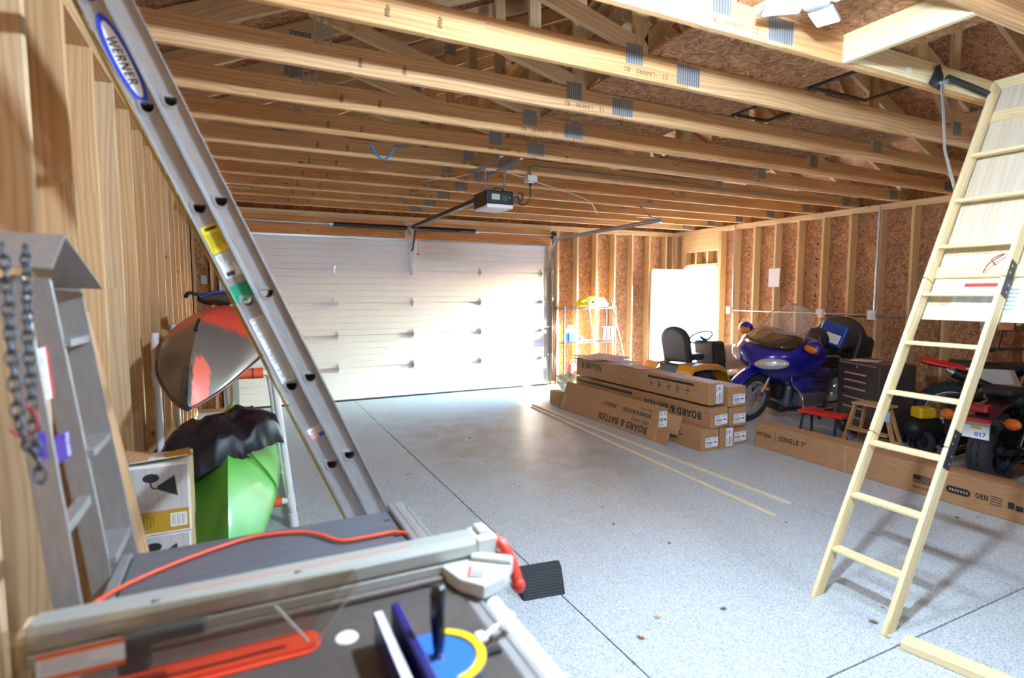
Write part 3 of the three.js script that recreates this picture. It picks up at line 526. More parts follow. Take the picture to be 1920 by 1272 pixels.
// ---------- extension ladder leaning on the left wall ----------
{
  const C0 = V(-0.19, 2.147, 0), d = V(0.397, -0.918, 0).normalize(), n = V(-d.y, d.x, 0), zN = -1.955, zFar = -2.365;
  const S0 = -0.63, S1 = (2.147 - 0.02) / -d.y;
  const P = (s, o) => [C0.x + d.x * s + n.x * o, C0.y + d.y * s + n.y * o];
  const t = thing('extension_ladder', 'aluminum extension ladder leaning against the left wall with stickers and a rope', 'ladder');
  const holes = [-2, -1, 0, 1, 2, 3, 4, 5, 6].map((k) => k * 0.305);
  const D = (s, o, r) => { const [x, y] = P(s, o), p = []; p.push([x - r, y + r * 0.8], [x + r, y + r * 0.8]); for (let k = 0; k <= 10; k++) { const a = -k / 10 * Math.PI; p.push([x + r * Math.cos(a), y + r * 0.3 + r * 1.1 * Math.sin(a)]); } return p; };
  const section = (name, a, b, oc, flange, label) => {
    const sec = thing2(t, name);
    for (const [z, q] of [[zN, 1], [zFar, -1]]) {
      const s = new THREE.Shape([P(S0, a), P(S0, b), P(S1, b), P(S1, a)].map((p) => new THREE.Vector2(...p)));
      for (const h of holes) s.holes.push(new THREE.Path(D(h, oc, 0.019).map((p) => new THREE.Vector2(...p)).reverse()));
      const web = new THREE.ExtrudeGeometry(s, { depth: 0.003, bevelEnabled: false }); web.translate(0, 0, z - 0.0015);
      { const U = web.attributes.uv, Q = web.attributes.position; for (let k = 0; k < U.count; k++) { const x = Q.getX(k) - C0.x, y = Q.getY(k) - C0.y; U.setXY(k, x * d.x + y * d.y, x * n.x + y * n.y); } }
      const lip = (o, w) => bar([...P(S0, o), z + q * w / 2], [...P(S1, o), z + q * w / 2], w, 0.004, [n.x, n.y, 0], 0.001);
      mesh('rail', [web, lip(a + 0.002, flange), lip(b - 0.002, flange), ...(oc < 0 ? [-0.016, 0.0, 0.016].map((o) => bar([...P(S0, oc + o), z + q * 0.002], [...P(S1, oc + o), z + q * 0.002], 0.003, 0.0025, [n.x, n.y, 0], 0)) .filter((_, i) => false) : [])], M.alu, sec);
    }
    for (const h of holes) {
      const o = D(h, oc, 0.019), i = D(h, oc, 0.017), s = new THREE.Shape(o.map((p) => new THREE.Vector2(...p))); s.holes.push(new THREE.Path(i.map((p) => new THREE.Vector2(...p)).reverse()));
      const g = new THREE.ExtrudeGeometry(s, { depth: zN - zFar + 0.008, bevelEnabled: false }); g.translate(0, 0, zFar - 0.004);
      const ring = new THREE.Shape(D(h, oc, 0.024).map((p) => new THREE.Vector2(...p))); ring.holes.push(new THREE.Path(D(h, oc, 0.019).map((p) => new THREE.Vector2(...p)).reverse()));
      const rg = new THREE.ExtrudeGeometry(ring, { depth: 0.0015, bevelEnabled: true, bevelSize: 0.001, bevelThickness: 0.001, bevelSegments: 1 }); rg.translate(0, 0, zN + 0.0015);
      mesh('rung', [g, rg], M.alu, sec);
    }
    return sec;
  };
  const base = section('base_section', -0.068, -0.004, -0.034, 0.022);
  section('fly_section', -0.002, 0.064, 0.03, 0.016);
  for (const z of [zN, zFar]) { const [x, y] = P(S1 - 0.03, -0.03); mesh('foot', [box(0.1, 0.02, 0.05, x + 0.01, 0.011, z, 0.004), bar([x, 0.02, z], [x - 0.03, 0.12, z], 0.006, 0.05)], M.rubber, t); }
  mesh('rope', tube([P(S0 + 0.2, -0.075), P(0, -0.077), P(0.6, -0.074), P(1.2, -0.077), P(2.0, -0.074)].map(([x, y]) => [x, y, zN + 0.012]), 0.0038, 8, 40), std({ color: '#a3932c', roughness: 0.8 }), t);
  const zs = zN + 0.0026;
  const stick = (name, s, o, w, h, px, draw, clear) => { const m = print(name, w, h, px, draw, base, { rough: 0.5, clear }); const [x, y] = P(s, o); m.position.set(x, y, zs); m.rotation.z = Math.atan2(d.y, d.x); return m; };
  stick('brand_sticker', -0.135, -0.034, 0.255, 0.056, 512, (g, w, h) => { g.clearRect(0, 0, w, h); g.fillStyle = '#1c3fd0'; g.beginPath(); g.ellipse(w / 2, h / 2, w / 2 - 2, h / 2 - 2, 0, 0, 7); g.fill(); g.fillStyle = '#f2f4f6'; g.beginPath(); g.ellipse(w / 2, h / 2, w / 2 - 44, h / 2 - 20, 0, 0, 7); g.fill(); g.fillStyle = '#111'; g.font = 'bold italic 66px sans-serif'; g.textAlign = 'center'; g.textBaseline = 'middle'; g.fillText('WERNER', w / 2, h / 2 + 4, w - 130); }, true);
  stick('warning_label', 0.4, -0.034, 0.085, 0.052, 256, (g, w, h) => { g.fillStyle = '#e6cf28'; g.fillRect(0, 0, w, h); g.fillStyle = '#222'; g.fillRect(14, 20, 30, h - 50); for (let i = 0; i < 9; i++) g.fillRect(70, 20 + i * 14, rr(90, 170), 5); });
  stick('data_label', 0.485, -0.034, 0.075, 0.05, 256, (g, w, h) => { g.fillStyle = '#e9e9e6'; g.fillRect(0, 0, w, h); g.fillStyle = '#333'; for (let i = 0; i < 8; i++) g.fillRect(10, 12 + i * 18, rr(60, 200), 7); g.fillRect(w - 60, 60, 50, 90); });
  stick('green_tape', 0.575, -0.034, 0.055, 0.06, 64, (g, w, h) => { g.fillStyle = '#15936e'; g.fillRect(0, 0, w, h); for (let i = 0; i < 60; i++) { g.fillStyle = `rgba(10,80,60,${rr(0.1, 0.4)})`; g.fillRect(rnd() * w, rnd() * h, 6, 2); } });
  stick('instruction_label', 0.78, -0.034, 0.23, 0.045, 512, (g, w, h) => { g.fillStyle = '#dfe0da'; g.fillRect(0, 0, w, h); g.fillStyle = '#777'; for (let c = 0; c < 34; c++) g.fillRect(12 + c * 14.5, 10, 6, h - 20 - rr(0, 30)); });
  stick('flag_sticker', 1.09, -0.03, 0.04, 0.052, 128, (g, w, h) => { g.save(); g.translate(w, 0); g.rotate(Math.PI / 2); const W = h, H = w; g.fillStyle = '#f0f0f0'; g.fillRect(0, 0, W, H); for (let i = 0; i < 7; i++) { g.fillStyle = '#d23a3a'; g.fillRect(0, i * H * 0.075, W, H * 0.04); } g.fillStyle = '#2a50c0'; g.fillRect(0, 0, W * 0.45, H * 0.3); g.fillStyle = '#222'; g.font = 'bold 24px sans-serif'; g.fillText('MADE IN', 6, H * 0.74, W - 12); g.fillText('U.S.A.', 6, H * 0.97, W - 12); g.restore(); });
}
// ---------- folded step ladder with a chain, leaning in the left corner ----------
const onLean = (u, v, c = -0.2425, k = 0.13) => { const d = ray(u, v); return camera.position.clone().addScaledVector(d, (c - k * 1.6) / (d.x + k * d.y)); };
{
  const t = thing('step_ladder', 'folded aluminum step ladder leaning on the left wall with a chain over its top', 'ladder');
  const down = (a, b) => { const f = (a.y - 0.01) / (a.y - b.y); return a.clone().lerp(b, f); };
  const R0 = onLean(120, 530), R1 = down(R0, onLean(235, 1060)), M0 = onLean(78, 525), M1 = down(M0, onLean(190, 1060)), L0 = onLean(25, 520), L1 = down(L0, onLean(137, 1153));
  const rail = (a, b, w, tt, m) => mesh('rail', [bar(a, b, w, tt, [1, 0, 0], 0.002), bar(a.clone().add(V(0, 0, w / 2)), b.clone().add(V(0, 0, w / 2)), 0.004, tt + 0.02, [1, 0, 0], 0.001)], m, t);
  rail(R0, R1, 0.03, 0.06, M.alu); rail(M0, M1, 0.06, 0.03, M.alu); rail(L0, L1, 0.05, 0.03, M.alu);
  for (const f of [0.1, 0.28, 0.46, 0.63, 0.8, 0.95]) mesh('step', bar(M0.clone().lerp(M1, f), R0.clone().lerp(R1, f), 0.07, 0.022, [0, 1, 0], 0.002), M.alu, t);
  for (const f of [0.35, 0.62, 0.9]) mesh('spreader', bar(L0.clone().lerp(L1, f), M0.clone().lerp(M1, f), 0.03, 0.025, [0, 1, 0], 0.002), M.alu, t);
  const ap = onLean(28, 437), ar = onLean(117, 540), al = onLean(-12, 500);
  mesh('top_cap', [bar(ap, ar, 0.13, 0.004, [0, 1, 0.4], 0.001), bar(ap, al, 0.13, 0.004, [0, 1, -0.4], 0.001)].map((g) => g.translate(0.03, 0, 0)), M.alu, t);
  const lab = (u, v, w, h, name, draw) => { const m = print(name, w, h, 128, draw, t); m.position.copy(onLean(u, v, -0.2425 + 0.021)); m.rotation.set(0, Math.PI / 2 - 0.35, 0, 'YXZ'); m.rotation.z = 0.1; };
  lab(82, 702, 0.045, 0.12, 'data_label', (g, w, h) => { g.fillStyle = '#d8d8d4'; g.fillRect(0, 0, w, h); g.fillStyle = '#c23030'; g.fillRect(w * 0.82, 0, w * 0.18, h); g.fillStyle = '#888'; for (let i = 0; i < 16; i++) g.fillRect(5, 6 + i * 7, rr(10, 26), 3); });
  lab(118, 838, 0.05, 0.065, 'brand_label', (g, w, h) => { g.fillStyle = '#4a2d8c'; g.fillRect(0, 0, w, h); g.fillStyle = '#e8e4f4'; g.save(); g.translate(w * 0.72, 8); g.rotate(Math.PI / 2); g.font = 'bold 30px sans-serif'; g.fillText('POLSON', 0, 0, h - 16); g.restore(); });
  lab(78, 838, 0.03, 0.06, 'brand_label', (g, w, h) => { g.fillStyle = '#4a2d8c'; g.fillRect(0, 0, w, h); });
  // chain: two hanging strands joined below
  const c = thing('chain', 'dark steel chain hanging in two strands over the folded step ladder', 'chain');
  const link = new THREE.TorusGeometry(0.0115, 0.003, 6, 14); link.scale(0.72, 1.25, 1);
  const strand = (pts) => { const cv = new THREE.CatmullRomCurve3(pts.map(([u, v]) => onLean(u, v, -0.2425 + 0.075)).map((p) => p)); const n = Math.floor(cv.getLength() / 0.022); for (let i = 0; i <= n; i++) { const p = cv.getPointAt(i / n), q = cv.getTangentAt(i / n); const m = mesh('link', link, M.chainSteel, c); m.position.copy(p); m.quaternion.setFromUnitVectors(V(0, 1, 0), q); m.rotateY(i % 2 ? 0.5 : 0.5 + Math.PI / 2); } };
  M.chainSteel = std({ color: '#4d545c', metalness: 0.7, roughness: 0.45 });
  strand([[6, 470], [14, 540], [20, 640], [30, 740], [40, 810], [62, 850]]); strand([[48, 470], [50, 540], [54, 640], [60, 740], [66, 810], [76, 890]]);
  const lk = mesh('hook', tube([[0, 0, 0], [0.02, -0.02, 0], [0.02, -0.05, 0], [0, -0.06, 0], [-0.015, -0.045, 0]], 0.0025, 6), std({ color: '#b23a34' }), c); lk.position.copy(onLean(36, 755, -0.165));
}
{ // plank leaning behind the step ladder
  const a = onLean(150, 590, -0.30), b = onLean(270, 1060, -0.30); const f = (a.y - 0.01) / (a.y - b.y), e = a.clone().lerp(b, f);
  tagged('wood_plank', bar(a, e, 0.17, 0.022, [1, 0.1, 0], 0.003), M.plank, 'tan wooden plank leaning on the wall behind the folded step ladder', 'plank');
}
// ---------- stacked lamp cartons ----------
{
  const face = canvasTex(512, 640, (g, w, h) => {
    g.fillStyle = '#c6c2bf'; g.fillRect(0, 0, w, h); g.fillStyle = '#b2aca8'; for (let i = 0; i < 5; i++) g.fillRect(40 + i * 100, 20, 6, h * 0.62);
    g.fillStyle = '#2b2d33'; g.beginPath(); g.ellipse(190, 110, 70, 42, 0, 0, 7); g.fill(); g.lineWidth = 14; g.strokeStyle = '#2b2d33'; g.beginPath(); g.moveTo(190, 120); g.quadraticCurveTo(170, 230, 250, 205); g.stroke(); g.beginPath(); g.moveTo(235, 190); g.lineTo(390, 100); g.lineTo(410, 300); g.lineTo(250, 225); g.fill();
    g.fillStyle = '#b8912c'; g.fillRect(0, h * 0.66, w, h * 0.34); g.fillStyle = '#6b5314'; for (let i = 0; i < 6; i++) g.fillRect(60 + i * 26, h * 0.72, 8, h * 0.22 * rr(0.5, 1)); g.fillStyle = '#f2f0ea'; g.fillRect(w * 0.66, h * 0.72, w * 0.28, h * 0.2); g.fillStyle = '#999'; for (let i = 0; i < 6; i++) g.fillRect(w * 0.69 + i * 21, h * 0.74, i % 2 ? 6 : 10, h * 0.16);
    g.strokeStyle = '#f4f3ef'; g.lineWidth = 12; g.strokeRect(6, 6, w - 12, h - 12);
  });
  const fm = std({ map: face, roughness: 0.45 }), sm = std({ color: '#ece8de', roughness: 0.5 });
  const labels = ['white and gold barn lamp carton on the floor, bottom of its stack', 'white and gold barn lamp carton in the middle of its stack', 'opened white and gold barn lamp carton on top of its stack'];
  for (let i = 0; i < 3; i++) {
    const t = thing('lamp_carton', labels[i], 'box', [-0.335 + (i === 2 ? 0.004 : 0), i * 0.297, -2.8 + i * 0.006], 0, 'stack of lamp cartons');
    const b = mesh('carton', box(0.22, 0.295, 0.22, 0, 0.1475, 0, 0.002), sm, t);
    const f = mesh('printed_front', new THREE.PlaneGeometry(0.216, 0.29), fm, t); f.position.set(0, 0.1475, 0.1107);
    const s = mesh('printed_side', new THREE.PlaneGeometry(0.216, 0.29), std({ color: '#c8b27a', roughness: 0.5 }), t); s.position.set(0.1107, 0.1475, 0); s.rotation.y = Math.PI / 2;
    if (i === 2) { mesh('flap', move(box(0.2, 0.003, 0.09, 0, 0, 0.04, 0), -0.0, 0.297, 0.02, -0.25, 0, 0.06), sm, t); mesh('flap', move(box(0.11, 0.003, 0.16, -0.05, 0, 0, 0), -0.05, 0.303, 0.0, 0, 0, -0.22), M.card, t); mesh('flap', move(box(0.1, 0.003, 0.1, 0.0, 0, 0, 0), 0.06, 0.301, -0.02, 0.1, 0.2, 0.1), std({ color: '#c2992f', roughness: 0.5 }), t); }
  }
}
// ---------- kayak rack and kayaks ----------
{
  const t = thing('kayak_rack', 'white plastic pipe kayak rack with orange padded arms', 'rack');
  for (const [z, n] of [[-3.98, 'f'], [-5.03, 'b']]) {
    for (const s of [-1, 1]) {
      const x0 = s > 0 ? 0.285 : -0.47, x1 = s > 0 ? 0.15 : -0.475;
      mesh('post', rod([x0, 0.001, z], [x1, 1.36, z], 0.022), M.pvc, t);
      for (const y of [0.06, 0.2, 1.08]) { const x = x0 + (x1 - x0) * y / 1.36; mesh('fitting', rod([x, y - 0.045, z], [x + (x1 - x0) * 0.06, y + 0.045, z], 0.028), M.pvc, t); }
    }
    for (const y of [0.2, 1.08]) { const xr = 0.285 - 0.135 * y / 1.36; mesh('arm', rod([-0.47, y, z], [xr, y, z], 0.021), M.pvc, t); const p = mesh('foam_pad', rod([-0.38, y, z], [xr - 0.06, y, z], 0.034), M.orange, t); mesh('tie', rod([xr - 0.125, y, z], [xr - 0.118, y, z], 0.036), M.black, p); }
  }
  for (const x of [-0.47, 0.27]) mesh('base_rail', rod([x, 0.06, -3.98], [x, 0.06, -5.03], 0.021), M.pvc, t);
}
function kayak(name, label, st, xf, color) {
  const N = 28, rings = [], spine = new THREE.CatmullRomCurve3(st.map(([z, hw, ys, yk, v]) => V(z, ys, yk))), wid = new THREE.CatmullRomCurve3(st.map(([z, hw, ys, yk, v]) => V(hw, v, 0)));
  for (let i = 0; i <= 130; i++) {
    const u = (i / 130) ** 1.3, a = spine.getPoint(u), xc = xf(a.x), b = wid.getPoint(u), hw = Math.max(0.006, b.x), v = b.y, r = [];
    for (let j = 0; j <= N; j++) { const q = j / N * Math.PI, x = -Math.cos(q), rd = Math.pow(Math.sin(q), 0.75), vv = 1 - Math.abs(x) ** 1.15; r.push([xc + hw * x, a.y + (a.z - a.y) * (rd * (1 - v) + vv * v), a.x]); }
    for (let j = 1; j < 12; j++) { const x = 1 - 2 * j / 12; r.push([xc + hw * x * 0.97, a.y - 0.012 - 0.07 * (1 - x * x) * Math.min(1, hw * 5), a.x]); }
    rings.push(r);
  }
  let g = loft(rings, true, true, true); g = toCreasedNormals(g, 0.75);
  const P = g.attributes.position, col = new Float32Array(P.count * 3);
  for (let k = 0; k < P.count; k++) col.set(color(P.getX(k) - xf(P.getZ(k)), P.getY(k), P.getZ(k)), k * 3);
  g.setAttribute('color', new THREE.BufferAttribute(col, 3));
  const t = thing(name, label, 'kayak');
  mesh('hull', g, phys({ vertexColors: true, roughness: 0.38, clearcoat: 0.15 }), t);
  return t;
}
const lin = (hex) => new THREE.Color(hex).toArray();
{
  const red = lin('#d6402c'), dark = lin('#5a524b'), pink = lin('#e0604a'), blk = lin('#17191f');
  const xk = (z) => -0.16 - 0.085 * (z + 4.1);
  const st = [[-3.06, 0.01, 1.05, 1.08, 1], [-3.14, 0.05, 1.06, 1.2, 1], [-3.32, 0.13, 1.1, 1.34, 0.9], [-3.65, 0.235, 1.17, 1.45, 0.6], [-4.1, 0.3, 1.21, 1.5, 0.3], [-4.8, 0.315, 1.22, 1.51, 0.2], [-5.5, 0.26, 1.2, 1.47, 0.4], [-6.0, 0.13, 1.14, 1.36, 0.8], [-6.3, 0.012, 1.08, 1.12, 1]];
  const t = kayak('kayak', 'red kayak with a dark grey bow resting upside down on the rack', st, xk, (x, y, z) => {
    const e = -3.62 - 0.25 * Math.abs(x) / 0.25 + 0.03 * noise(x * 9, z * 9), k = Math.max(0, Math.min(1, (z - e) / 0.07 + 0.5));
    let c = mix(red, dark, k);
    if (z > -3.3 && x > 0.012 && x < 0.075 && y < 1.27) c = pink; if (z > -3.3 && Math.abs(x + 0.015) < 0.03 && y < 1.24) c = blk;
    return c;
  });
  mesh('seam', tube(st.map(([z, hw, ys]) => [xk(z) + hw + 0.004, ys - 0.002, z]), 0.007, 6, 60), std({ color: '#5a2c24', roughness: 0.4 }), t);
  mesh('seam', tube(st.map(([z, hw, ys]) => [xk(z) - hw - 0.004, ys - 0.002, z]), 0.007, 6, 60), std({ color: '#5a2c24', roughness: 0.4 }), t);
  mesh('grab_handle', rod([xk(-3.4), 1.405, -3.40], [xk(-3.52), 1.452, -3.52], 0.011), M.black, t);
  const green = lin('#6fd04a'), gd = lin('#58b83a');
  const sg = [[-3.1, 0.012, 0.1, 0.14, 1], [-3.2, 0.06, 0.12, 0.3, 1], [-3.4, 0.14, 0.17, 0.48, 1], [-3.75, 0.24, 0.25, 0.64, 0.85], [-4.2, 0.31, 0.335, 0.68, 0.6], [-4.8, 0.32, 0.34, 0.6, 0.4], [-5.5, 0.27, 0.34, 0.53, 0.5], [-6.0, 0.12, 0.3, 0.55, 0.8], [-6.25, 0.012, 0.25, 0.3, 1]];
  const t2 = kayak('kayak', 'bright green kayak lying upside down under a black tarp', sg, () => -0.1, (x, y, z) => mix(green, gd, 0.5 + 0.5 * noise(x * 4, z * 3)));
  mesh('strap', (() => { const p = []; for (let k = 0; k <= 12; k++) { const a = k / 12 * Math.PI, x = -Math.cos(a); p.push([-0.1 + 0.275 * x, 0.29 + 0.4 * ((1 - Math.abs(x) ** 1.15) * 0.75 + Math.sin(a) ** 0.75 * 0.25) + 0.003, -3.92]); } return tube(p, 0.006, 6, 40); })(), std({ color: '#4f9a34' }), t2);
}
{ // black tarp bunched over the green kayak
  const N = 96, K = 48, pos = [], idx = [];
  const ridge = (x, z) => 1 - Math.abs(noise(x, z));
  for (let i = 0; i <= K; i++) for (let j = 0; j < N; j++) {
    const v = i / K, a = j / N * 2 * Math.PI, r = Math.sin(v * Math.PI / 2), x = Math.cos(a) * r, z = Math.sin(a) * r, y0 = Math.cos(v * Math.PI / 2);
    const f = 0.55 * noise(x * 1.5 + 3, z * 1.5) + 0.4 * ridge(x * 1.9 + 8, z * 1.9 + 7) + 0.12 * noise(x * 4.5, z * 4.5 + 2);
    const edge = Math.min(1, Math.max(0, v - 0.72) * 3.6), wob = noise(Math.cos(a) * 0.9 + 2, Math.sin(a) * 0.9), ruf = Math.sin(a * 17 + 3 * noise(x * 2, z * 2)) * edge;
    const left = Math.max(0, -x);
    pos.push(-0.13 + x * (0.36 + 0.04 * wob + 0.012 * ruf) - 0.05 * left, 0.63 + y0 * 0.16 + (f - 0.1) * 0.075 * (1 - 0.4 * edge) - edge * (0.07 + 0.03 * wob) - left * left * 0.16 + 0.05 * Math.max(0, x), -4.12 + z * (0.43 + 0.04 * wob + 0.012 * ruf));
  }
  for (let i = 0; i < K; i++) for (let j = 0; j < N; j++) { const a = i * N + j, b = i * N + (j + 1) % N; idx.push(a, b, a + N, b, b + N, a + N); }
  let g = new THREE.BufferGeometry(); g.setAttribute('position', new THREE.Float32BufferAttribute(pos, 3)); g.setIndex(idx); g.computeVertexNormals();
  { const P = g.attributes.position, nn = g.attributes.normal, m = P.count, p2 = [], i2 = []; for (let k = 0; k < m; k++) p2.push(P.getX(k), P.getY(k), P.getZ(k)); for (let k = 0; k < m; k++) p2.push(P.getX(k) - nn.getX(k) * 0.004, P.getY(k) - nn.getY(k) * 0.004, P.getZ(k) - nn.getZ(k) * 0.004); i2.push(...idx); for (let q = 0; q < idx.length; q += 3) i2.push(idx[q] + m, idx[q + 2] + m, idx[q + 1] + m); for (let j = 0; j < N; j++) { const a = K * N + j, b = K * N + (j + 1) % N; i2.push(a, b, a + m, b, b + m, a + m); } g = new THREE.BufferGeometry(); g.setAttribute('position', new THREE.Float32BufferAttribute(p2, 3)); g.setIndex(i2); g = toCreasedNormals(g, 0.8); }
  tagged('tarp', g, phys({ color: '#1b1a20', roughness: 0.45, sheen: 0.3, side: THREE.DoubleSide }), 'crumpled black tarp bunched over the green kayak', 'tarp');
  const b = thing('gear_bag', 'dark bag with blue trim lying on the upturned red kayak', 'bag', [-0.12, 1.523, -4.75], 0.2);
  mesh('bag_body', (() => { const q = ball(0.17, 0.05, 0.12, 0, 0.04, 0, 24), P = q.attributes.position; for (let k = 0; k < P.count; k++) P.setY(k, P.getY(k) + 0.012 * noise(P.getX(k) * 20, P.getZ(k) * 20)); q.computeVertexNormals(); return q; })(), std({ color: '#4a4238', roughness: 0.9 }), b);
  mesh('trim', tube([[-0.16, 0.05, 0.06], [-0.05, 0.085, 0.1], [0.08, 0.085, 0.1], [0.16, 0.05, 0.06]], 0.009, 6), std({ color: '#3a4fa8' }), b);
  mesh('strap', tube([[-0.15, 0.06, 0.02], [-0.22, 0.08, 0.03], [-0.25, 0.05, 0.05]], 0.014, 6), M.black, b);
}
{ const t = thing('wall_outlet', 'small white outlet box on the strand board left of the garage door', 'outlet', [-0.43, 1.78, ZB - SD + 0.0]); mesh('outlet_box', box(0.07, 0.11, 0.05, 0, 0, 0.025, 0.003), M.white, t); mesh('outlet_plate', box(0.075, 0.12, 0.006, 0, 0, 0.053, 0.002), M.grey, t); }
// ---------- rubber chock ----------
{
  const a = onFloor(985, 1127), b = onFloor(1063, 1113), L = a.distanceTo(b);
  const t = thing('wheel_chock', 'black ribbed rubber wheel chock on the speckled floor', 'wheel chock', [(a.x + b.x) / 2, 0, (a.z + b.z) / 2 - 0.075], Math.atan2(-(b.z - a.z), b.x - a.x));
  const g = extrude([[-0.085, 0], [0.075, 0], [0.02, 0.125], [-0.01, 0.14], [-0.035, 0.13]].map(([x, y]) => [x, y]), L, 0.004); g.rotateY(-Math.PI / 2);
  mesh('block', g, M.rubber, t);
  for (let k = 0; k < 9; k++) { const f = (k + 0.6) / 9.4, y = 0.125 * f, z = 0.0755 - 0.055 * f; mesh('rib', bar([-L / 2 + 0.008, y, z], [L / 2 - 0.008, y, z], 0.009, 0.008, [0, 1, 0], 0.002), std({ color: '#3a3b3e', roughness: 0.8 }), t); }
}
// ---------- table saw in the foreground ----------
{
  const Y = 0.87;
  const t = thing('table_saw', 'grey table saw with rip fence, clear blade guard and orange throat plate', 'table saw', [0, 0, 0]);
  const brown = std({ map: dataTex(128, 128, (u, v) => { const k = 98 + 6 * noise(u * 3, v * 3) + 4 * noise(u * 30, v * 30); return [k + 4, k - 3, k - 8]; }), metalness: 0.35, roughness: 0.38 });
  const slate = std({ map: dataTex(256, 128, (u, v) => { const k = 112 + 10 * noise(u * 3, v * 50); return [k - 4, k, k + 8]; }, [1, 2]), metalness: 0.3, roughness: 0.42 });
  const cast = std({ color: '#c6cac3', roughness: 0.45 });
  mesh('table_top', [box(0.76, 0.03, 0.44, 0.08, Y - 0.015, -1.075, 0.004), box(0.76, 0.03, 0.25, 0.08, Y - 0.015, -0.72, 0.004), box(0.76, 0.02, 0.018, 0.08, Y - 0.022, -0.85, 0)], brown, t);
  mesh('extension_wing', box(0.74, 0.028, 0.53, 0.075, Y - 0.016, -1.565, 0.004), slate, t);
  for (const z of [-1.45, -1.62, -1.75]) mesh('wing_slot', box(0.018, 0.0015, 0.006, 0.4, Y - 0.001, z, 0), M.black, t);
  const b = thing2(t, 'cabinet');
  mesh('saw_body', [rbox(0.6, 0.3, 0.58, 0.03, 0.08, 0.69, -0.95)], std({ color: '#e0662c', roughness: 0.5 }), b);
  mesh('motor_cover', [rbox(0.2, 0.2, 0.3, 0.04, -0.28, 0.68, -0.95)], M.black, b);
  for (const x of [-0.16, 0.32]) for (const z of [-1.2, -0.7]) mesh('leg', bar([x, 0.56, z], [x * 1.25 - 0.02, 0.01, z + (z < -1 ? -0.08 : 0.08)], 0.035, 0.035), M.steelDark, t);
  // rails on the operator side (+x)
  mesh('front_rail', [box(0.028, 0.05, 1.42, 0.475, Y - 0.03, -1.14, 0.004), box(0.012, 0.012, 1.42, 0.492, Y - 0.008, -1.14, 0.002)], M.alu, t);
  mesh('rail_tube', rod([0.525, Y - 0.03, -1.235], [0.525, Y - 0.03, -0.42], 0.024, 0.024, 20), std({ color: '#f0f1ee', roughness: 0.25 }), t);
  mesh('rear_rail', [box(0.03, 0.05, 1.42, -0.315, Y - 0.03, -1.14, 0.004)], M.alu, t);
  mesh('wing_rail', [box(0.03, 0.04, 0.56, 0.46, Y - 0.006, -1.58, 0.004), box(0.02, 0.02, 0.56, 0.435, Y + 0.004, -1.58, 0.004)], M.alu, t);
  // rip fence along x
  const f = thing2(t, 'rip_fence');
  const prof = [[-1.40, 0.878], [-1.40, 0.945], [-1.393, 0.952], [-1.34, 0.956], [-1.322, 0.952], [-1.316, 0.944], [-1.316, 0.918], [-1.326, 0.916], [-1.326, 0.908], [-1.312, 0.905], [-1.312, 0.888], [-1.320, 0.886], [-1.320, 0.878]];
  { const g = extrude(prof.map(([z, y]) => [-z, y]), 0.93, 0.001); g.rotateY(Math.PI / 2); mesh('fence_beam', move(g, 0.075, 0, 0), M.aluFence = std({ color: '#b9beb6', metalness: 0.35, roughness: 0.4 }), f); }
  mesh('sliding_face', box(0.86, 0.012, 0.022, 0.05, 0.879, -1.305, 0.002), std({ color: '#6f6660', roughness: 0.6 }), f);
  mesh('scale_strip', box(0.5, 0.001, 0.01, 0.12, 0.9555, -1.352, 0), M.orange, f);
  mesh('scale_strip', box(0.2, 0.001, 0.008, -0.25, 0.954, -1.366, 0), M.orange, f);
  for (const x of [-0.19, 0.09]) { const a = mesh('arrow_mark', extrude([[0, -0.006], [0.018, 0], [0, 0.006]], 0.001), M.black, f); a.position.set(x, 0.9565, -1.337); a.rotation.x = -Math.PI / 2; }
  mesh('fence_end', [box(0.02, 0.07, 0.075, -0.4, 0.915, -1.357, 0.006)], std({ color: '#d9cba4', roughness: 0.5 }), f);
  mesh('fence_head', [rbox(0.06, 0.09, 0.085, 0.008, 0.565, 0.912, -1.355), rbox(0.03, 0.02, 0.05, 0.006, 0.565, 0.96, -1.36)], cast, f);
  mesh('head_casting', [extrude([[0.44, 1.33], [0.6, 1.335], [0.612, 1.27], [0.56, 1.205], [0.5, 1.185], [0.462, 1.235]].map(([x, z]) => [x, z]), 0.036, 0.006)].map((g) => { g.rotateX(-Math.PI / 2); return g.translate(0, 0.888, 0); }), cast, f);
  mesh('clamp_bar', [rbox(0.03, 0.014, 0.11, 0.006, 0, 0, 0)].map((g) => move(g, 0.565, 0.913, -1.285, 0, 0.9, 0)), cast, f);
  const lb = print('rating_label', 0.055, 0.04, 128, (g, w, h) => { g.fillStyle = '#b8b4b0'; g.fillRect(0, 0, w, h); g.fillStyle = '#c8443c'; g.fillRect(0, 0, w, 14); g.fillStyle = '#555'; for (let i = 0; i < 5; i++) g.fillRect(6, 22 + i * 14, rr(50, 110), 6); }, f); lb.rotation.set(-Math.PI / 2, 0, 1.1); lb.position.set(0.505, 0.9075, -1.245);
  mesh('lock_lever', [tube([[0.592, 0.94, -1.335], [0.61, 0.925, -1.31], [0.622, 0.89, -1.285], [0.63, 0.84, -1.262]], 0.015, 10, 20), ball(0.017, 0.02, 0.017, 0.631, 0.835, -1.26)], std({ color: '#d8402e', roughness: 0.4 }), f);
  // throat plate, blade guard
  const zB = -1.19;
  const pl = new THREE.Shape(); pl.absarc(0.085, 0, 0.042, -Math.PI / 2, Math.PI / 2); pl.absarc(-0.3, 0, 0.042, Math.PI / 2, 3 * Math.PI / 2); const slot = new THREE.Path([[-0.25, -0.006], [0.06, -0.006], [0.06, 0.006], [-0.25, 0.006]].reverse().map((p) => new THREE.Vector2(...p))); pl.holes.push(slot);
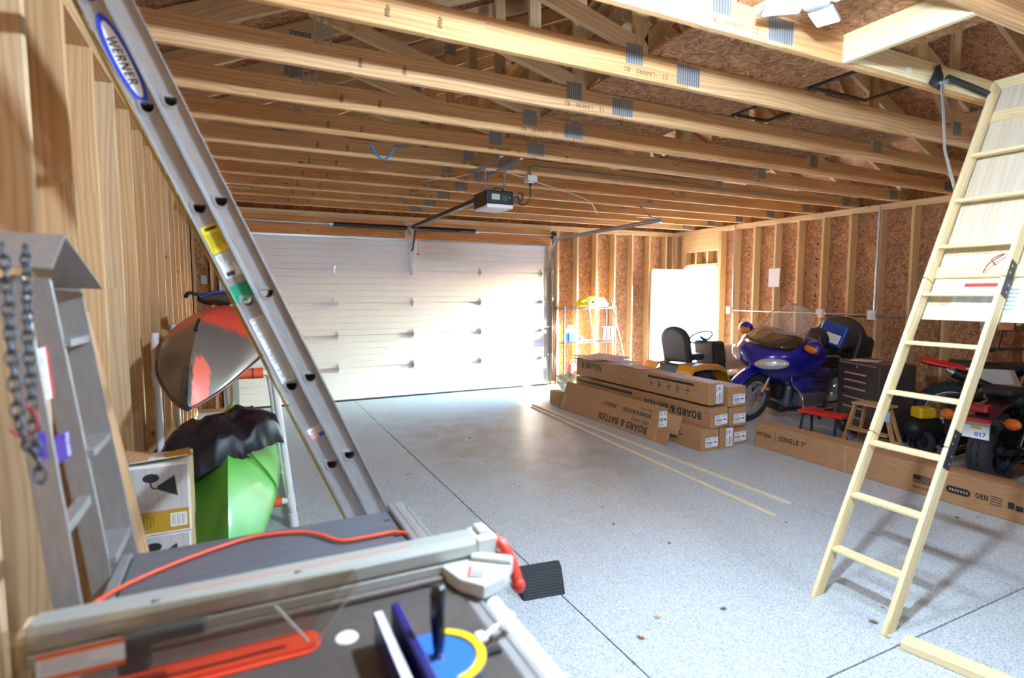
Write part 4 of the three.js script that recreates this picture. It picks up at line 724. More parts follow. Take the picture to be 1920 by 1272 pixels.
  { const g = extrude(pl, 0.004, 0.001); g.rotateX(-Math.PI / 2); mesh('throat_plate', move(g, 0, Y + 0.0025, zB), std({ color: '#e8492c', roughness: 0.4 }), t); }
  mesh('throat_slot', box(0.3, 0.002, 0.01, -0.095, Y + 0.0015, zB, 0), M.black, t);
  const clear = new THREE.MeshPhysicalMaterial({ color: '#f4f1ec', roughness: 0.12, transmission: 1, thickness: 0, ior: 1.49 });
  const gd = thing2(t, 'blade_guard');
  const side = [[-0.4, 0.9], [0.115, 0.884], [0.205, 0.992], [-0.4, 1.012]];
  for (const z of [zB - 0.032, zB + 0.032]) mesh('side_shield', extrude(side, 0.003, 0.0008).translate(0, 0, z), clear, gd);
  mesh('guard_edge', [bar([0.115, 0.886, zB + 0.032], [0.203, 0.99, zB + 0.032], 0.004, 0.004), bar([0.04, 0.984, zB + 0.034], [0.1, 0.892, zB + 0.034], 0.003, 0.005)], std({ color: '#c9c2ba', roughness: 0.25 }), gd);
  mesh('top_shield', bar([-0.4, 1.01, zB], [0.205, 0.992, zB], 0.062, 0.003), clear, gd);
  mesh('guard_arm', [rbox(0.14, 0.028, 0.03, 0.008, -0.15, 0.962, zB + 0.0), rbox(0.05, 0.06, 0.025, 0.006, -0.2, 0.93, zB)], std({ color: '#4d5054', roughness: 0.5 }), gd);
  const wl = print('warning_label', 0.125, 0.05, 256, (g, w, h) => { g.fillStyle = '#d8dade'; g.fillRect(0, 0, w, h); g.fillStyle = '#e0622c'; g.fillRect(0, 0, w, h * 0.2); g.fillRect(0, h * 0.82, w, h * 0.18); g.fillStyle = '#a9adb4'; for (let i = 0; i < 4; i++) g.fillRect(12, h * (0.3 + i * 0.12), rr(120, 230), 5); }, gd); wl.position.set(-0.27, 0.965, zB + 0.0345);
  mesh('riving_knife', extrude([[-0.32, 0.872], [-0.2, 0.872], [-0.16, 0.93], [-0.2, 0.97], [-0.3, 0.965]], 0.0024), M.galv, gd);
  const cap = mesh('lock_cap', move(lathe([[0, 0.003], [0.022, 0.003], [0.024, 0]], 24), 0.178, Y + 0.0005, -1.17), std({ color: '#dfe0c8', roughness: 0.5 }), t);
  // miter gauge
  const mg = thing('miter_gauge', 'blue miter gauge with yellow scale and black handle in the saw table slot', 'miter gauge', [0.345, Y, -0.99]);
  const blue = std({ color: '#2f6fd0', roughness: 0.45 }), navy = std({ color: '#23246a', roughness: 0.4 });
  mesh('guide_bar', box(0.44, 0.008, 0.018, -0.11, 0.004, 0.0, 0.001), M.steelDark, mg);
  { const s = new THREE.Shape(); s.absarc(0, 0, 0.085, -Math.PI / 2, Math.PI / 2); s.lineTo(-0.03, 0.085); s.lineTo(-0.03, -0.085); const g = extrude(s, 0.012, 0.002); g.rotateX(-Math.PI / 2); mesh('protractor_head', move(g, -0.02, 0.016, 0), blue, mg); }
  { const s = new THREE.Shape(); s.absarc(0, 0, 0.087, -1.45, 1.45); s.absarc(0, 0, 0.07, 1.45, -1.45, true); const g = extrude(s, 0.006, 0.001); g.rotateX(-Math.PI / 2); mesh('angle_scale', move(g, -0.018, 0.024, 0), std({ color: '#f0c81e', roughness: 0.5 }), mg); }
  mesh('pointer', [rbox(0.02, 0.012, 0.03, 0.004, 0.075, 0.026, -0.02), rod([0.08, 0.024, -0.02], [0.13, 0.028, -0.045], 0.005), rod([0.125, 0.028, -0.043], [0.165, 0.03, -0.055], 0.009)], M.white, mg);
  mesh('miter_fence', [box(0.018, 0.075, 0.38, -0.075, 0.045, 0.06, 0.003), box(0.02, 0.06, 0.38, -0.11, 0.038, 0.06, 0.003)], navy, mg);
  const ft = print('scale_tape', 0.38, 0.016, 512, (g, w, h) => { g.fillStyle = '#e6e8ee'; g.fillRect(0, 0, w, h); g.fillStyle = '#555'; for (let i = 0; i < 60; i++) g.fillRect(4 + i * 8.5, h - (i % 5 ? 7 : 14), 1.6, 14); }, mg); ft.rotation.set(-Math.PI / 2, 0, Math.PI / 2); ft.position.set(-0.11, 0.069, 0.06);
  mesh('handle', [lathe([[0, 0.165], [0.012, 0.163], [0.0165, 0.152], [0.0165, 0.1], [0.013, 0.05], [0.0105, 0.028], [0, 0.028]].reverse(), 20)].map((g) => move(g, -0.02, 0, -0.008)), phys({ color: '#14161c', roughness: 0.25, clearcoat: 0.4 }), mg);
  mesh('knob_stem', rod([-0.02, 0.012, 0.004], [-0.02, 0.032, -0.006], 0.008), M.chrome, mg);
  // orange cord lying over the wing and the fence
  const pts = [[140, 1160], [215, 1108], [300, 1068], [400, 1030], [480, 1006], [560, 998], [600, 1003], [640, 1014], [700, 1005], [740, 998], [775, 1003], [792, 1012]].map(([u, v], i) => { const p = onFloor(u, v, Y + 0.008); return [p.x, Y + (i < 1 ? 0.012 : 0.0075), Math.min(p.z, -1.41)]; });
  const ec = thing('power_cord', 'orange power cord lying across the grey saw wing', 'cord');
  mesh('cable', tube(pts, 0.0055, 8, 90), std({ color: '#f0572e', roughness: 0.45 }), ec);
  mesh('plug', rod([pts[0][0], pts[0][1], pts[0][2]], [pts[0][0] - 0.045, pts[0][1] + 0.004, pts[0][2] + 0.02], 0.014, 0.017), M.black, ec);
}
// ---------- trim strips, lumber, leaves on the floor ----------
const strip = (a, b, label) => tagged('trim_strip', bar([a.x, 0.007, a.z], [b.x, 0.007, b.z], 0.045, 0.012, [0, 1, 0], 0.002), std({ color: '#e6d8ba', roughness: 0.5 }), label, 'trim strip', 'two pale strips on the floor');
strip(onFloor(1000, 760), onFloor(1481, 946), 'long pale trim strip on the floor beside the siding cartons');
strip(onFloor(998, 764), onFloor(1452, 969), 'long pale trim strip lying farther from the siding cartons');
tagged('lumber_offcut', bar([2.66, 0.0195, -1.4], [2.86, 0.0195, -0.55], 0.089, 0.038, [0, 1, 0], 0.003), M.clearpine, 'short pine two-by-four lying on the floor near the attic ladder feet', 'lumber');
{
  const leafG = (() => { const s = new THREE.Shape(); const p = []; for (let k = 0; k < 14; k++) { const a = k / 14 * 2 * Math.PI, r = (k % 2 ? 0.009 : 0.021) * (1 + 0.25 * Math.sin(a)); p.push([r * Math.cos(a), r * 1.3 * Math.sin(a)]); } const g = extrude(p, 0.0008); const P = g.attributes.position; for (let k = 0; k < P.count; k++) P.setZ(k, P.getZ(k) + 14 * (P.getX(k) ** 2) + 6 * Math.abs(P.getY(k)) ** 2); g.rotateX(-Math.PI / 2); g.computeVertexNormals(); return g; })();
  const mats = ['#b8763c', '#8a5a34', '#c89a58', '#6b5a3c'].map((c) => std({ color: c, roughness: 0.9, side: THREE.DoubleSide }));
  const px = [[974, 913], [766, 890], [1007, 818], [1640, 1168], [1655, 1140], [1203, 1198], [1230, 1158], [1355, 1143], [1475, 980], [1150, 984], [1487, 881], [1795, 972], [1835, 972], [1720, 1225], [1690, 1210], [880, 822], [870, 857], [818, 819], [912, 866], [1255, 1020], [1745, 1238], [1130, 952], [1665, 1195]];
  px.forEach(([u, v], i) => { const p = onFloor(u, v); const m = tagged('dry_leaf', leafG, mats[i % 4], 'small curled dry leaf lying on the speckled floor', 'leaf', 'dry leaves scattered on the floor', [p.x, 0.001, p.z], rnd() * 6); m.scale.setScalar(i === 3 ? 1.0 : rr(0.55, 0.95)); });
}
// ---------- siding cartons ----------
const cardInk = '#2f2a2c';
function labelArt(g, w, h) { g.fillStyle = '#eef1f6'; g.fillRect(0, 0, w, h); g.fillStyle = '#6a7078'; for (let r = 0; r < 3; r++) g.fillRect(10, 10 + r * 11, w * rr(0.25, 0.5), 4); g.fillRect(w * 0.6, 12, w * 0.32, 6); g.fillRect(w * 0.6, 26, w * 0.25, 4); g.fillStyle = '#3a3f46'; for (let x = 0; x < 30; x++) g.fillRect(12 + x * 3.2, h * 0.42, x % 3 ? 1.2 : 2, h * 0.26); g.fillRect(w * 0.68, h * 0.46, w * 0.2, h * 0.14); g.fillStyle = '#6a7078'; for (let r = 0; r < 3; r++) g.fillRect(10, h * 0.76 + r * 9, w * rr(0.4, 0.8), 3); }
const labelMat = std({ map: canvasTex(192, 128, labelArt), roughness: 0.6 });
function carton(label, x0, x1, y0, y1, z0, z1, opt = {}) {       // long carton along z, base at its lower centre
  const t = thing('siding_carton', label, 'box', [(x0 + x1) / 2, y0, (z0 + z1) / 2], 0, opt.group);
  const w = x1 - x0, h = y1 - y0, L = z1 - z0;
  mesh('carton', box(w, h, L, 0, h / 2, 0, 0.005), M.card, t);
  mesh('end_flap', [box(w - 0.012, h / 2 - 0.004, 0.003, 0, h * 0.25, L / 2 + 0.001, 0.001), box(w - 0.012, h / 2 - 0.004, 0.003, 0, h * 0.75, L / 2 + 0.001, 0.001)], M.card, t);
  if (opt.tag) { const l = mesh('shipping_label', new THREE.PlaneGeometry(...(opt.tag === 'v' ? [0.19, 0.095] : [0.17, 0.1])), labelMat, t); if (opt.tag === 'v') { l.rotation.z = Math.PI / 2; } l.position.set(opt.tag === 'v' ? 0.03 : 0.02, opt.tag === 'v' ? h * 0.5 : h * 0.38, L / 2 + 0.0035); }
  if (opt.art) { const p = print('side_print', L * 0.98, h * 0.94, 2048, opt.art, t, { clear: true, rough: 0.85 }); p.rotation.y = -Math.PI / 2; p.position.set(-w / 2 - 0.0008, h / 2, 0); }
  if (opt.roll) t.rotation.z = opt.roll;
  return t;
}
const txt = (g, s, x, y, size, maxW, font = 'bold') => { g.font = `${font} ${size}px sans-serif`; maxW ? g.fillText(s, x, y, maxW) : g.fillText(s, x, y); };
{
  const G = 'stacked siding cartons';
  const zf = -6.64, zn = -4.14;
  carton('brown siding carton on the floor at the open side of the stack', 4.135, 4.365, 0, 0.228, zf - 0.05, zn, { tag: 'h', group: G, art: (g, w, h) => { g.fillStyle = cardInk; g.beginPath(); g.roundRect(w * 0.67, h * 0.28, 90, 50, 22); g.fill(); txt(g, 'OEN', w * 0.76, h * 0.6, 70); g.fillStyle = 'rgba(47,42,44,0.7)'; g.fillRect(w * 0.83, h * 0.36, 120, 8); g.fillRect(w * 0.83, h * 0.46, 150, 8); } });
  carton('brown siding carton with an upright label in the bottom row', 4.385, 4.575, 0, 0.226, zf + 0.1, zn + 0.005, { tag: 'v', group: G });
  carton('brown siding carton in the bottom row on the motorcycle side', 4.62, 4.795, 0, 0.225, zf + 0.1, zn - 0.05, { tag: 'h', group: G });
  carton('brown siding carton tilted in the middle row of the stack', 4.24, 4.47, 0.236, 0.44, zf, zn + 0.02, { tag: 'h', group: G, roll: 0.05, art: (g, w, h) => { g.fillStyle = cardInk; g.save(); g.translate(w * 0.96, h * 0.3); g.rotate(Math.PI); txt(g, 'BOARD & BATTEN', 0, 0, 90); g.restore(); g.fillRect(0, h * 0.12, w * 0.5, 26); } });
  carton('brown siding carton in the middle row on the motorcycle side', 4.485, 4.715, 0.232, 0.43, zf + 0.05, zn + 0.03, { tag: 'h', group: G });
  carton('brown siding carton with printed pictograms on top of the stack', 4.235, 4.44, 0.462, 0.69, zf, zn - 0.01, { tag: 'v', group: G, art: (g, w, h) => { g.fillStyle = cardInk; txt(g, '& BATTEN', w * 0.045, h * 0.5, 86); g.fillStyle = 'rgba(47,42,44,0.75)'; g.fillRect(w * 0.62, h * 0.12, w * 0.3, 22); g.lineWidth = 7; g.strokeStyle = 'rgba(47,42,44,0.7)'; for (let i = 0; i < 5; i++) { const x = w * (0.645 + i * 0.06), y = h * 0.52; g.beginPath(); g.moveTo(x - 24, y); g.lineTo(x + 24, y); g.moveTo(x, y - 36); g.lineTo(x, y + 36); if (i % 2) { g.moveTo(x - 20, y - 30); g.lineTo(x - 20, y + 30); } g.stroke(); } } });
  carton('brown siding carton on top of the stack beside the blue motorcycle', 4.455, 4.69, 0.436, 0.645, zf + 0.2, zn + 0.04, { tag: 'h', group: G });
  // opened carton leaning on the stack, printing upside down
  {
    const L = 2.0, z0 = -6.66, tilt = 0.34;
    const t = thing('open_carton', 'opened brown siding carton leaning on its edge against the stack', 'box', [3.965, 0.002, z0 + L / 2]);
    t.rotation.z = -tilt;
    mesh('carton', box(0.07, 0.39, L, 0.036, 0.195, 0, 0.006), M.card, t);
    const p = print('side_print', L * 0.97, 0.37, 2048, (g, w, h) => { g.fillStyle = cardInk; g.save(); g.translate(w, h); g.rotate(Math.PI); txt(g, 'BOARD & BATTEN', w * 0.06, h * 0.30, 118); txt(g, 'VINYL SIDING', w * 0.06, h * 0.46, 54, 0, ''); txt(g, 'BOARD & BATTEN', w * 0.06, h * 0.7, 64); txt(g, '|  SINGLE 7"', w * 0.36, h * 0.7, 60); txt(g, 'VINYL SIDING', w * 0.06, h * 0.84, 36, 0, ''); g.restore(); g.fillStyle = '#b7b2a6'; g.fillRect(w * 0.015, h * 0.45, 26, h * 0.45); }, t, { clear: true, rough: 0.85 });
    p.rotation.y = -Math.PI / 2; p.position.set(-0.0008, 0.195, 0);
    mesh('torn_flap', move(box(0.004, 0.2, 0.26, 0, 0, 0, 0.001), 0.03, 0.24, L / 2 + 0.11, 0, 0.35, 0.05), M.card, t);
    mesh('torn_flap', move(box(0.004, 0.18, 0.22, 0, 0, 0, 0.001), 0.005, 0.09, L / 2 + 0.1, 0, -0.12, 0), M.card, t);
    mesh('torn_flap', move(box(0.2, 0.3, 0.004, 0, 0, 0, 0.001), 0.13, 0.16, L / 2 + 0.03, 0, 0.5, 0), M.card, t);
    const l = mesh('shipping_label', new THREE.PlaneGeometry(0.1, 0.17), labelMat, t); l.position.set(-0.012, 0.26, L / 2 + 0.05); l.rotation.set(0, -Math.PI / 2 + 0.2, 0.3, 'YXZ');
  }
  // long carton on the floor on the right
  carton('very long brown siding carton lying on the floor before the motorcycles', 4.815, 5.025, 0.0, 0.245, -4.08, -0.3, { group: 'long cartons', art: (g, w, h) => {
    g.fillStyle = cardInk; txt(g, 'BATTEN', -26, h * 0.5, 33); g.fillRect(w * 0.057, h * 0.22, 3, 46); txt(g, 'SINGLE 7"', w * 0.069, h * 0.5, 36);
    g.fillRect(w * 0.407, h * 0.36, 30, 18); for (let i = 0; i < 6; i++) g.fillRect(w * 0.407, h * (0.36 + i * 0.05), 72, 3); txt(g, 'MADE IN USA', w * 0.407, h * 0.82, 13, 72);
    g.beginPath(); g.roundRect(w * 0.47, h * 0.42, 88, 30, 15); g.fill(); g.fillStyle = '#c9a983'; for (let i = 0; i < 7; i++) g.fillRect(w * 0.476 + i * 10, h * 0.5, 6, 9); g.fillStyle = cardInk;
    txt(g, 'OEN', w * 0.521, h * 0.6, 30, 46); for (let i = 0; i < 4; i++) g.fillRect(w * 0.546, h * (0.4 + i * 0.08), 40, 3); g.fillRect(w * 0.574, h * 0.44, 20, 26); g.fillRect(w * 0.586, h * 0.5, 24, 20);
    g.fillStyle = 'rgba(220,190,150,0.9)'; g.fillRect(w * 0.254, 0, 3, h);
  } });
  // flattened cardboard on the stack
  const fc = (label, x, y, z, w, d, ry, rz, rx = 0) => { const m = tagged('flattened_cardboard', box(w, 0.006, d, 0, 0.003, 0, 0.001), M.card, label, 'cardboard', 'flattened cardboard on the carton stack', [x, y, z], ry); m.rotation.order = 'YXZ'; m.rotation.z = rz; m.rotation.x = rx; };
  fc('flat cardboard sheet lying lowest on the carton stack', 4.42, 0.694, -6.2, 0.42, 0.9, 0.1, 0.02); fc('flat cardboard sheet overhanging the far end of the carton stack', 4.36, 0.708, -6.45, 0.36, 0.7, -0.25, -0.03); fc('creased cardboard sheet topmost on the carton stack', 4.4, 0.742, -6.15, 0.34, 0.55, 0.3, 0.08, 0.03); fc('small cardboard flap lying alone on the carton stack', 4.36, 0.697, -5.45, 0.26, 0.42, -0.15, -0.02);
  const pb = thing('plastic_wrap', 'crumpled clear plastic wrap on the floor beyond the cartons', 'plastic wrap', [4.4, 0, -7.0]);
  mesh('film', (() => { const q = new THREE.IcosahedronGeometry(0.2, 4), P = q.attributes.position; for (let k = 0; k < P.count; k++) { const f = 1 + 0.5 * noise(P.getX(k) * 9, P.getY(k) * 9 + P.getZ(k) * 7); P.setXYZ(k, P.getX(k) * f, Math.max(0.003, 0.2 + P.getY(k) * f * 1.1), P.getZ(k) * f); } q.computeVertexNormals(); return q; })(), phys({ color: '#d9dfd2', roughness: 0.25, transmission: 0.4, thickness: 0 }), pb);
  carton('small brown carton on the floor at the far end of the stack', 4.0, 4.12, 0, 0.2, -6.98, -6.72);
}
// ---------- right wall services ----------
{
  const x = XR - 0.013;
  const t = thing('wall_conduit', 'grey conduit run with outlet boxes along the right wall studs', 'conduit');
  mesh('conduit', rod([x, 1.31, -6.98], [x, 1.31, -0.5], 0.0105), M.galv, t);
  for (const [z, y0] of [[-6.99, 1.33], [-4.60, 1.36]]) mesh('conduit', rod([x, y0, z], [x, YT - 0.01, z], 0.0125), M.galv, t);
  for (const z of [-7.05, -5.36, -4.62, -3.08, -1.5]) { const b = mesh('outlet_box', rbox(0.05, 0.12, 0.1, 0.004, x - 0.012, 1.31, z), M.white, t); mesh('outlet_plate', box(0.004, 0.125, 0.08, x - 0.04, 1.31, z, 0.001), std({ color: '#e9e6de' }), b); mesh('clamp', box(0.02, 0.035, 0.03, x - 0.01, 1.31, z + 0.07, 0.003), M.galv, b); }
  const n = thing('paper_notice', 'white sheet of paper pinned to a right wall stud', 'paper', [XR - 0.004, 1.70, -6.19]);
  mesh('sheet', box(0.0015, 0.29, 0.2, 0, 0.145, 0, 0), M.paper, n);
}
// ---------- wire shelf by the open door ----------
{
  const t = thing('wire_shelf', 'black wire shelving unit against the strand board beside the garage door', 'shelf', [5.48, 0, -8.3]);
  const W = 0.53, D = 0.14;
  for (const sx of [-1, 1]) for (const sz of [-1, 1]) mesh('post', rod([sx * W, 0.001, sz * D], [sx * W, 1.37, sz * D], 0.012), M.black, t);
  for (const y of [0.15, 0.74, 1.33]) { const s = thing2(t, 'wire_deck'); mesh('deck_frame', [[-1, 1].map((q) => rod([-W, y, q * D], [W, y, q * D], 0.006)), [-1, 1].map((q) => rod([q * W, y, -D], [q * W, y, D], 0.006)), [-1, 1].map((q) => rod([-W, y + 0.03, q * D], [W, y + 0.03, q * D], 0.005))].flat(), M.black, s); mesh('deck_wires', Array.from({ length: 26 }, (_, i) => rod([-W + (i + 0.5) * 2 * W / 26, y, -D], [-W + (i + 0.5) * 2 * W / 26, y, D], 0.0025, 0.0025, 5)), M.black, s); }
  const jug = thing('fluid_jug', 'clear jug of blue washer fluid on the middle wire shelf', 'jug', [5.17, 0.746, -8.3]);
  mesh('liquid', rbox(0.17, 0.17, 0.11, 0.03, 0, 0.087, 0), phys({ color: '#2f8fe0', roughness: 0.15, transmission: 0.3, thickness: 0 }), jug);
  mesh('jug_top', [rbox(0.17, 0.09, 0.11, 0.03, 0, 0.2, 0), rod([0.03, 0.24, 0], [0.03, 0.29, 0], 0.025, 0.02), tube([[-0.06, 0.22, 0], [-0.05, 0.28, 0], [0.0, 0.28, 0]], 0.013, 8)], std({ color: '#eaf2f6', roughness: 0.3 }), jug);
  const can = thing('fuel_can', 'red fuel can on the bottom wire shelf', 'fuel can', [5.22, 0.156, -8.3]);
  mesh('can_body', rbox(0.24, 0.22, 0.16, 0.035, 0, 0.11, 0), M.red, can); mesh('handle', tube([[-0.07, 0.22, 0], [-0.06, 0.27, 0], [0.05, 0.27, 0], [0.06, 0.22, 0]], 0.013, 8), M.red, can); mesh('spout', rod([0.09, 0.21, 0], [0.12, 0.28, 0], 0.02, 0.014), M.black, can);
  const can2 = thing('fuel_can', 'small orange fuel can on the bottom wire shelf', 'fuel can', [5.62, 0.156, -8.3]); mesh('can_body', rbox(0.18, 0.18, 0.14, 0.03, 0, 0.09, 0), M.orange, can2); mesh('spout', rod([0.05, 0.17, 0], [0.08, 0.24, 0], 0.018, 0.012), M.black, can2);
  const cup = thing('paint_tub', 'small grey tub beside the blue jug on the wire shelf', 'tub', [5.36, 0.746, -8.3]); mesh('tub', lathe([[0, 0.001], [0.05, 0.001], [0.058, 0.09], [0.054, 0.09], [0.047, 0.006], [0, 0.006]], 24), M.grey, cup);
  const rc = thing('rain_jacket', 'bright yellow rain jacket heaped on top of the wire shelf', 'jacket', [5.6, 1.365, -8.3]);
  mesh('cloth', (() => { const q = new THREE.IcosahedronGeometry(1, 5), P = q.attributes.position; for (let k = 0; k < P.count; k++) { const x = P.getX(k), y = P.getY(k), z = P.getZ(k), f = 1 + 0.35 * Math.abs(noise(x * 2.5 + 4, z * 2.5 + y * 2)) + 0.12 * noise(x * 7, y * 7 + z * 5); P.setXYZ(k, x * 0.27 * f, Math.max(0, 0.06 + y * 0.10 * f), z * 0.11 * f); } q.computeVertexNormals(); return q; })(), std({ color: '#ecd21c', roughness: 0.6 }), rc);
  mesh('lining', ball(0.06, 0.03, 0.03, -0.04, 0.08, 0.1, 12), M.black, rc);
  const gl = thing('work_gloves', 'dark work gloves hanging from the wire shelf', 'gloves', [5.83, 0.80, -8.13]);
  for (const x of [-0.08, 0, 0.08]) mesh('glove', [rbox(0.07, 0.16, 0.03, 0.012, x, 0.12, 0), ...[0, 1, 2].map((i) => rbox(0.018, 0.1, 0.02, 0.008, x - 0.022 + i * 0.022, 0.02, 0))], std({ color: x ? '#3a2b2a' : '#7a2e2c', roughness: 0.8 }), gl);
  mesh('hook_wire', rod([-0.12, 0.21, -0.015], [0.12, 0.21, -0.015], 0.004), M.black, gl);
  const br = (name, label, a, b, m) => { const q = thing(name, label, 'broom', a); const e = V(b[0] - a[0], b[1] - a[1], b[2] - a[2]); mesh('handle', rod([0, 0.1, 0], [e.x, e.y, e.z], 0.012), m, q); mesh('brush_head', rbox(0.28, 0.1, 0.06, 0.015, 0, 0.052, 0), M.steelDark, q); };
  br('push_broom', 'broom with pale handle leaning on the wire shelf', [5.52, 0, -7.9], [5.38, 1.47, -8.1], std({ color: '#d8cdbb', roughness: 0.5 }));
  br('push_broom', 'broom with dark handle leaning beside the wire shelf', [6.3, 0, -8.15], [6.08, 1.5, -8.4], M.black);
}
// ---------- wheels ----------
function wheel(parent, x, y, z, R, w, rimR, o = {}) {
  const g = thing2(parent, o.name ?? 'wheel'); g.position.set(x, y, z);
  const prof = []; for (let k = 0; k <= 12; k++) { const a = -Math.PI * 0.5 + k / 12 * Math.PI; prof.push([rimR + (R - rimR) * (0.12 + 0.88 * Math.cos(a) ** 0.55), w / 2 * Math.sin(a)]); } prof.unshift([rimR, -w * 0.38]); prof.push([rimR, w * 0.38]);
  const tr = lathe(prof, 48); tr.rotateX(Math.PI / 2);
  const tyre = mesh('tyre', tr, M.rubber, g);
  if (o.knobs) { const kn = []; for (let i = 0; i < 40; i++) for (const q of [-1, 0, 1]) { const a = (i + (q ? 0.5 : 0)) / 40 * 2 * Math.PI, r = R - (q ? 0.008 : -0.006); kn.push(move(box(0.022, 0.03, w * 0.24, 0, 0, 0, 0.003), r * Math.cos(a), r * Math.sin(a), q * w * 0.36, 0, 0, a - Math.PI / 2)); } const km = mesh('tread_knobs', kn, M.rubber, tyre); km.userData.kind = 'stuff'; }
  if (o.grooves) { const kn = []; for (let i = 0; i < 26; i++) for (const q of [-1, 1]) { const a = i / 26 * 2 * Math.PI; kn.push(move(box(0.05, 0.004, 0.006, 0, 0, 0, 0), (R + 0.0005) * Math.cos(a), (R + 0.0005) * Math.sin(a), q * w * 0.14, 0, q * 0.5, a - Math.PI / 2)); } mesh('tread_grooves', kn, std({ color: '#0c0c0d', roughness: 1 }), tyre).userData.kind = 'stuff'; }
  const rm = lathe([[rimR - 0.022, -w * 0.32], [rimR + 0.004, -w * 0.38], [rimR, -w * 0.2], [rimR - 0.014, 0], [rimR, w * 0.2], [rimR + 0.004, w * 0.38], [rimR - 0.022, w * 0.32], [rimR - 0.03, 0], [rimR - 0.022, -w * 0.32]], 40); rm.rotateX(Math.PI / 2);
  mesh('rim', rm, o.rim ?? M.alu, g);
  mesh('hub', rod([0, 0, -w * 0.45], [0, 0, w * 0.45], o.hub ?? 0.04, undefined, 20), o.rim ?? M.alu, g);
  if (o.spokes === 'wire') { for (let i = 0; i < 32; i++) { const a = i / 32 * 2 * Math.PI, q = i % 2 ? 1 : -1, b = a + q * 0.35 * (i % 4 < 2 ? 1 : -1); mesh('spoke', rod([0.035 * Math.cos(b), 0.035 * Math.sin(b), q * 0.03], [(rimR - 0.02) * Math.cos(a), (rimR - 0.02) * Math.sin(a), 0], 0.0022, 0.0022, 5), M.chrome, g); } }
  else for (let i = 0; i < (o.n ?? 5); i++) { const a = i / (o.n ?? 5) * 2 * Math.PI + 0.3; mesh('spoke', bar([0.03 * Math.cos(a), 0.03 * Math.sin(a), 0], [(rimR - 0.02) * Math.cos(a), (rimR - 0.02) * Math.sin(a), 0], 0.035, 0.03, [0, 0, 1], 0.004), o.rim ?? M.alu, g); }
  if (o.disc) for (const q of o.disc) { const s = new THREE.Shape(); s.absarc(0, 0, rimR * 0.72, 0, 7); s.holes.push(new THREE.Path().absarc(0, 0, rimR * 0.45, 0, 7)); const dg = extrude(s, 0.005, 0, { curveSegments: 40 }); mesh('brake_disc', dg.translate(0, 0, q), M.galv, g); }
  return g;
}
const ringsY = (levels, back) => levels.map(([y, nose, hw, b = back]) => { const r = []; const n = 28; for (let k = 0; k <= n; k++) { const a = -Math.PI / 2 + k / n * Math.PI; r.push([b + (nose - b) * Math.cos(a) ** 0.62, y, hw * Math.sin(a)]); } for (let k = 1; k < 8; k++) r.push([b, y, hw * (1 - k / 4)]); return r; });
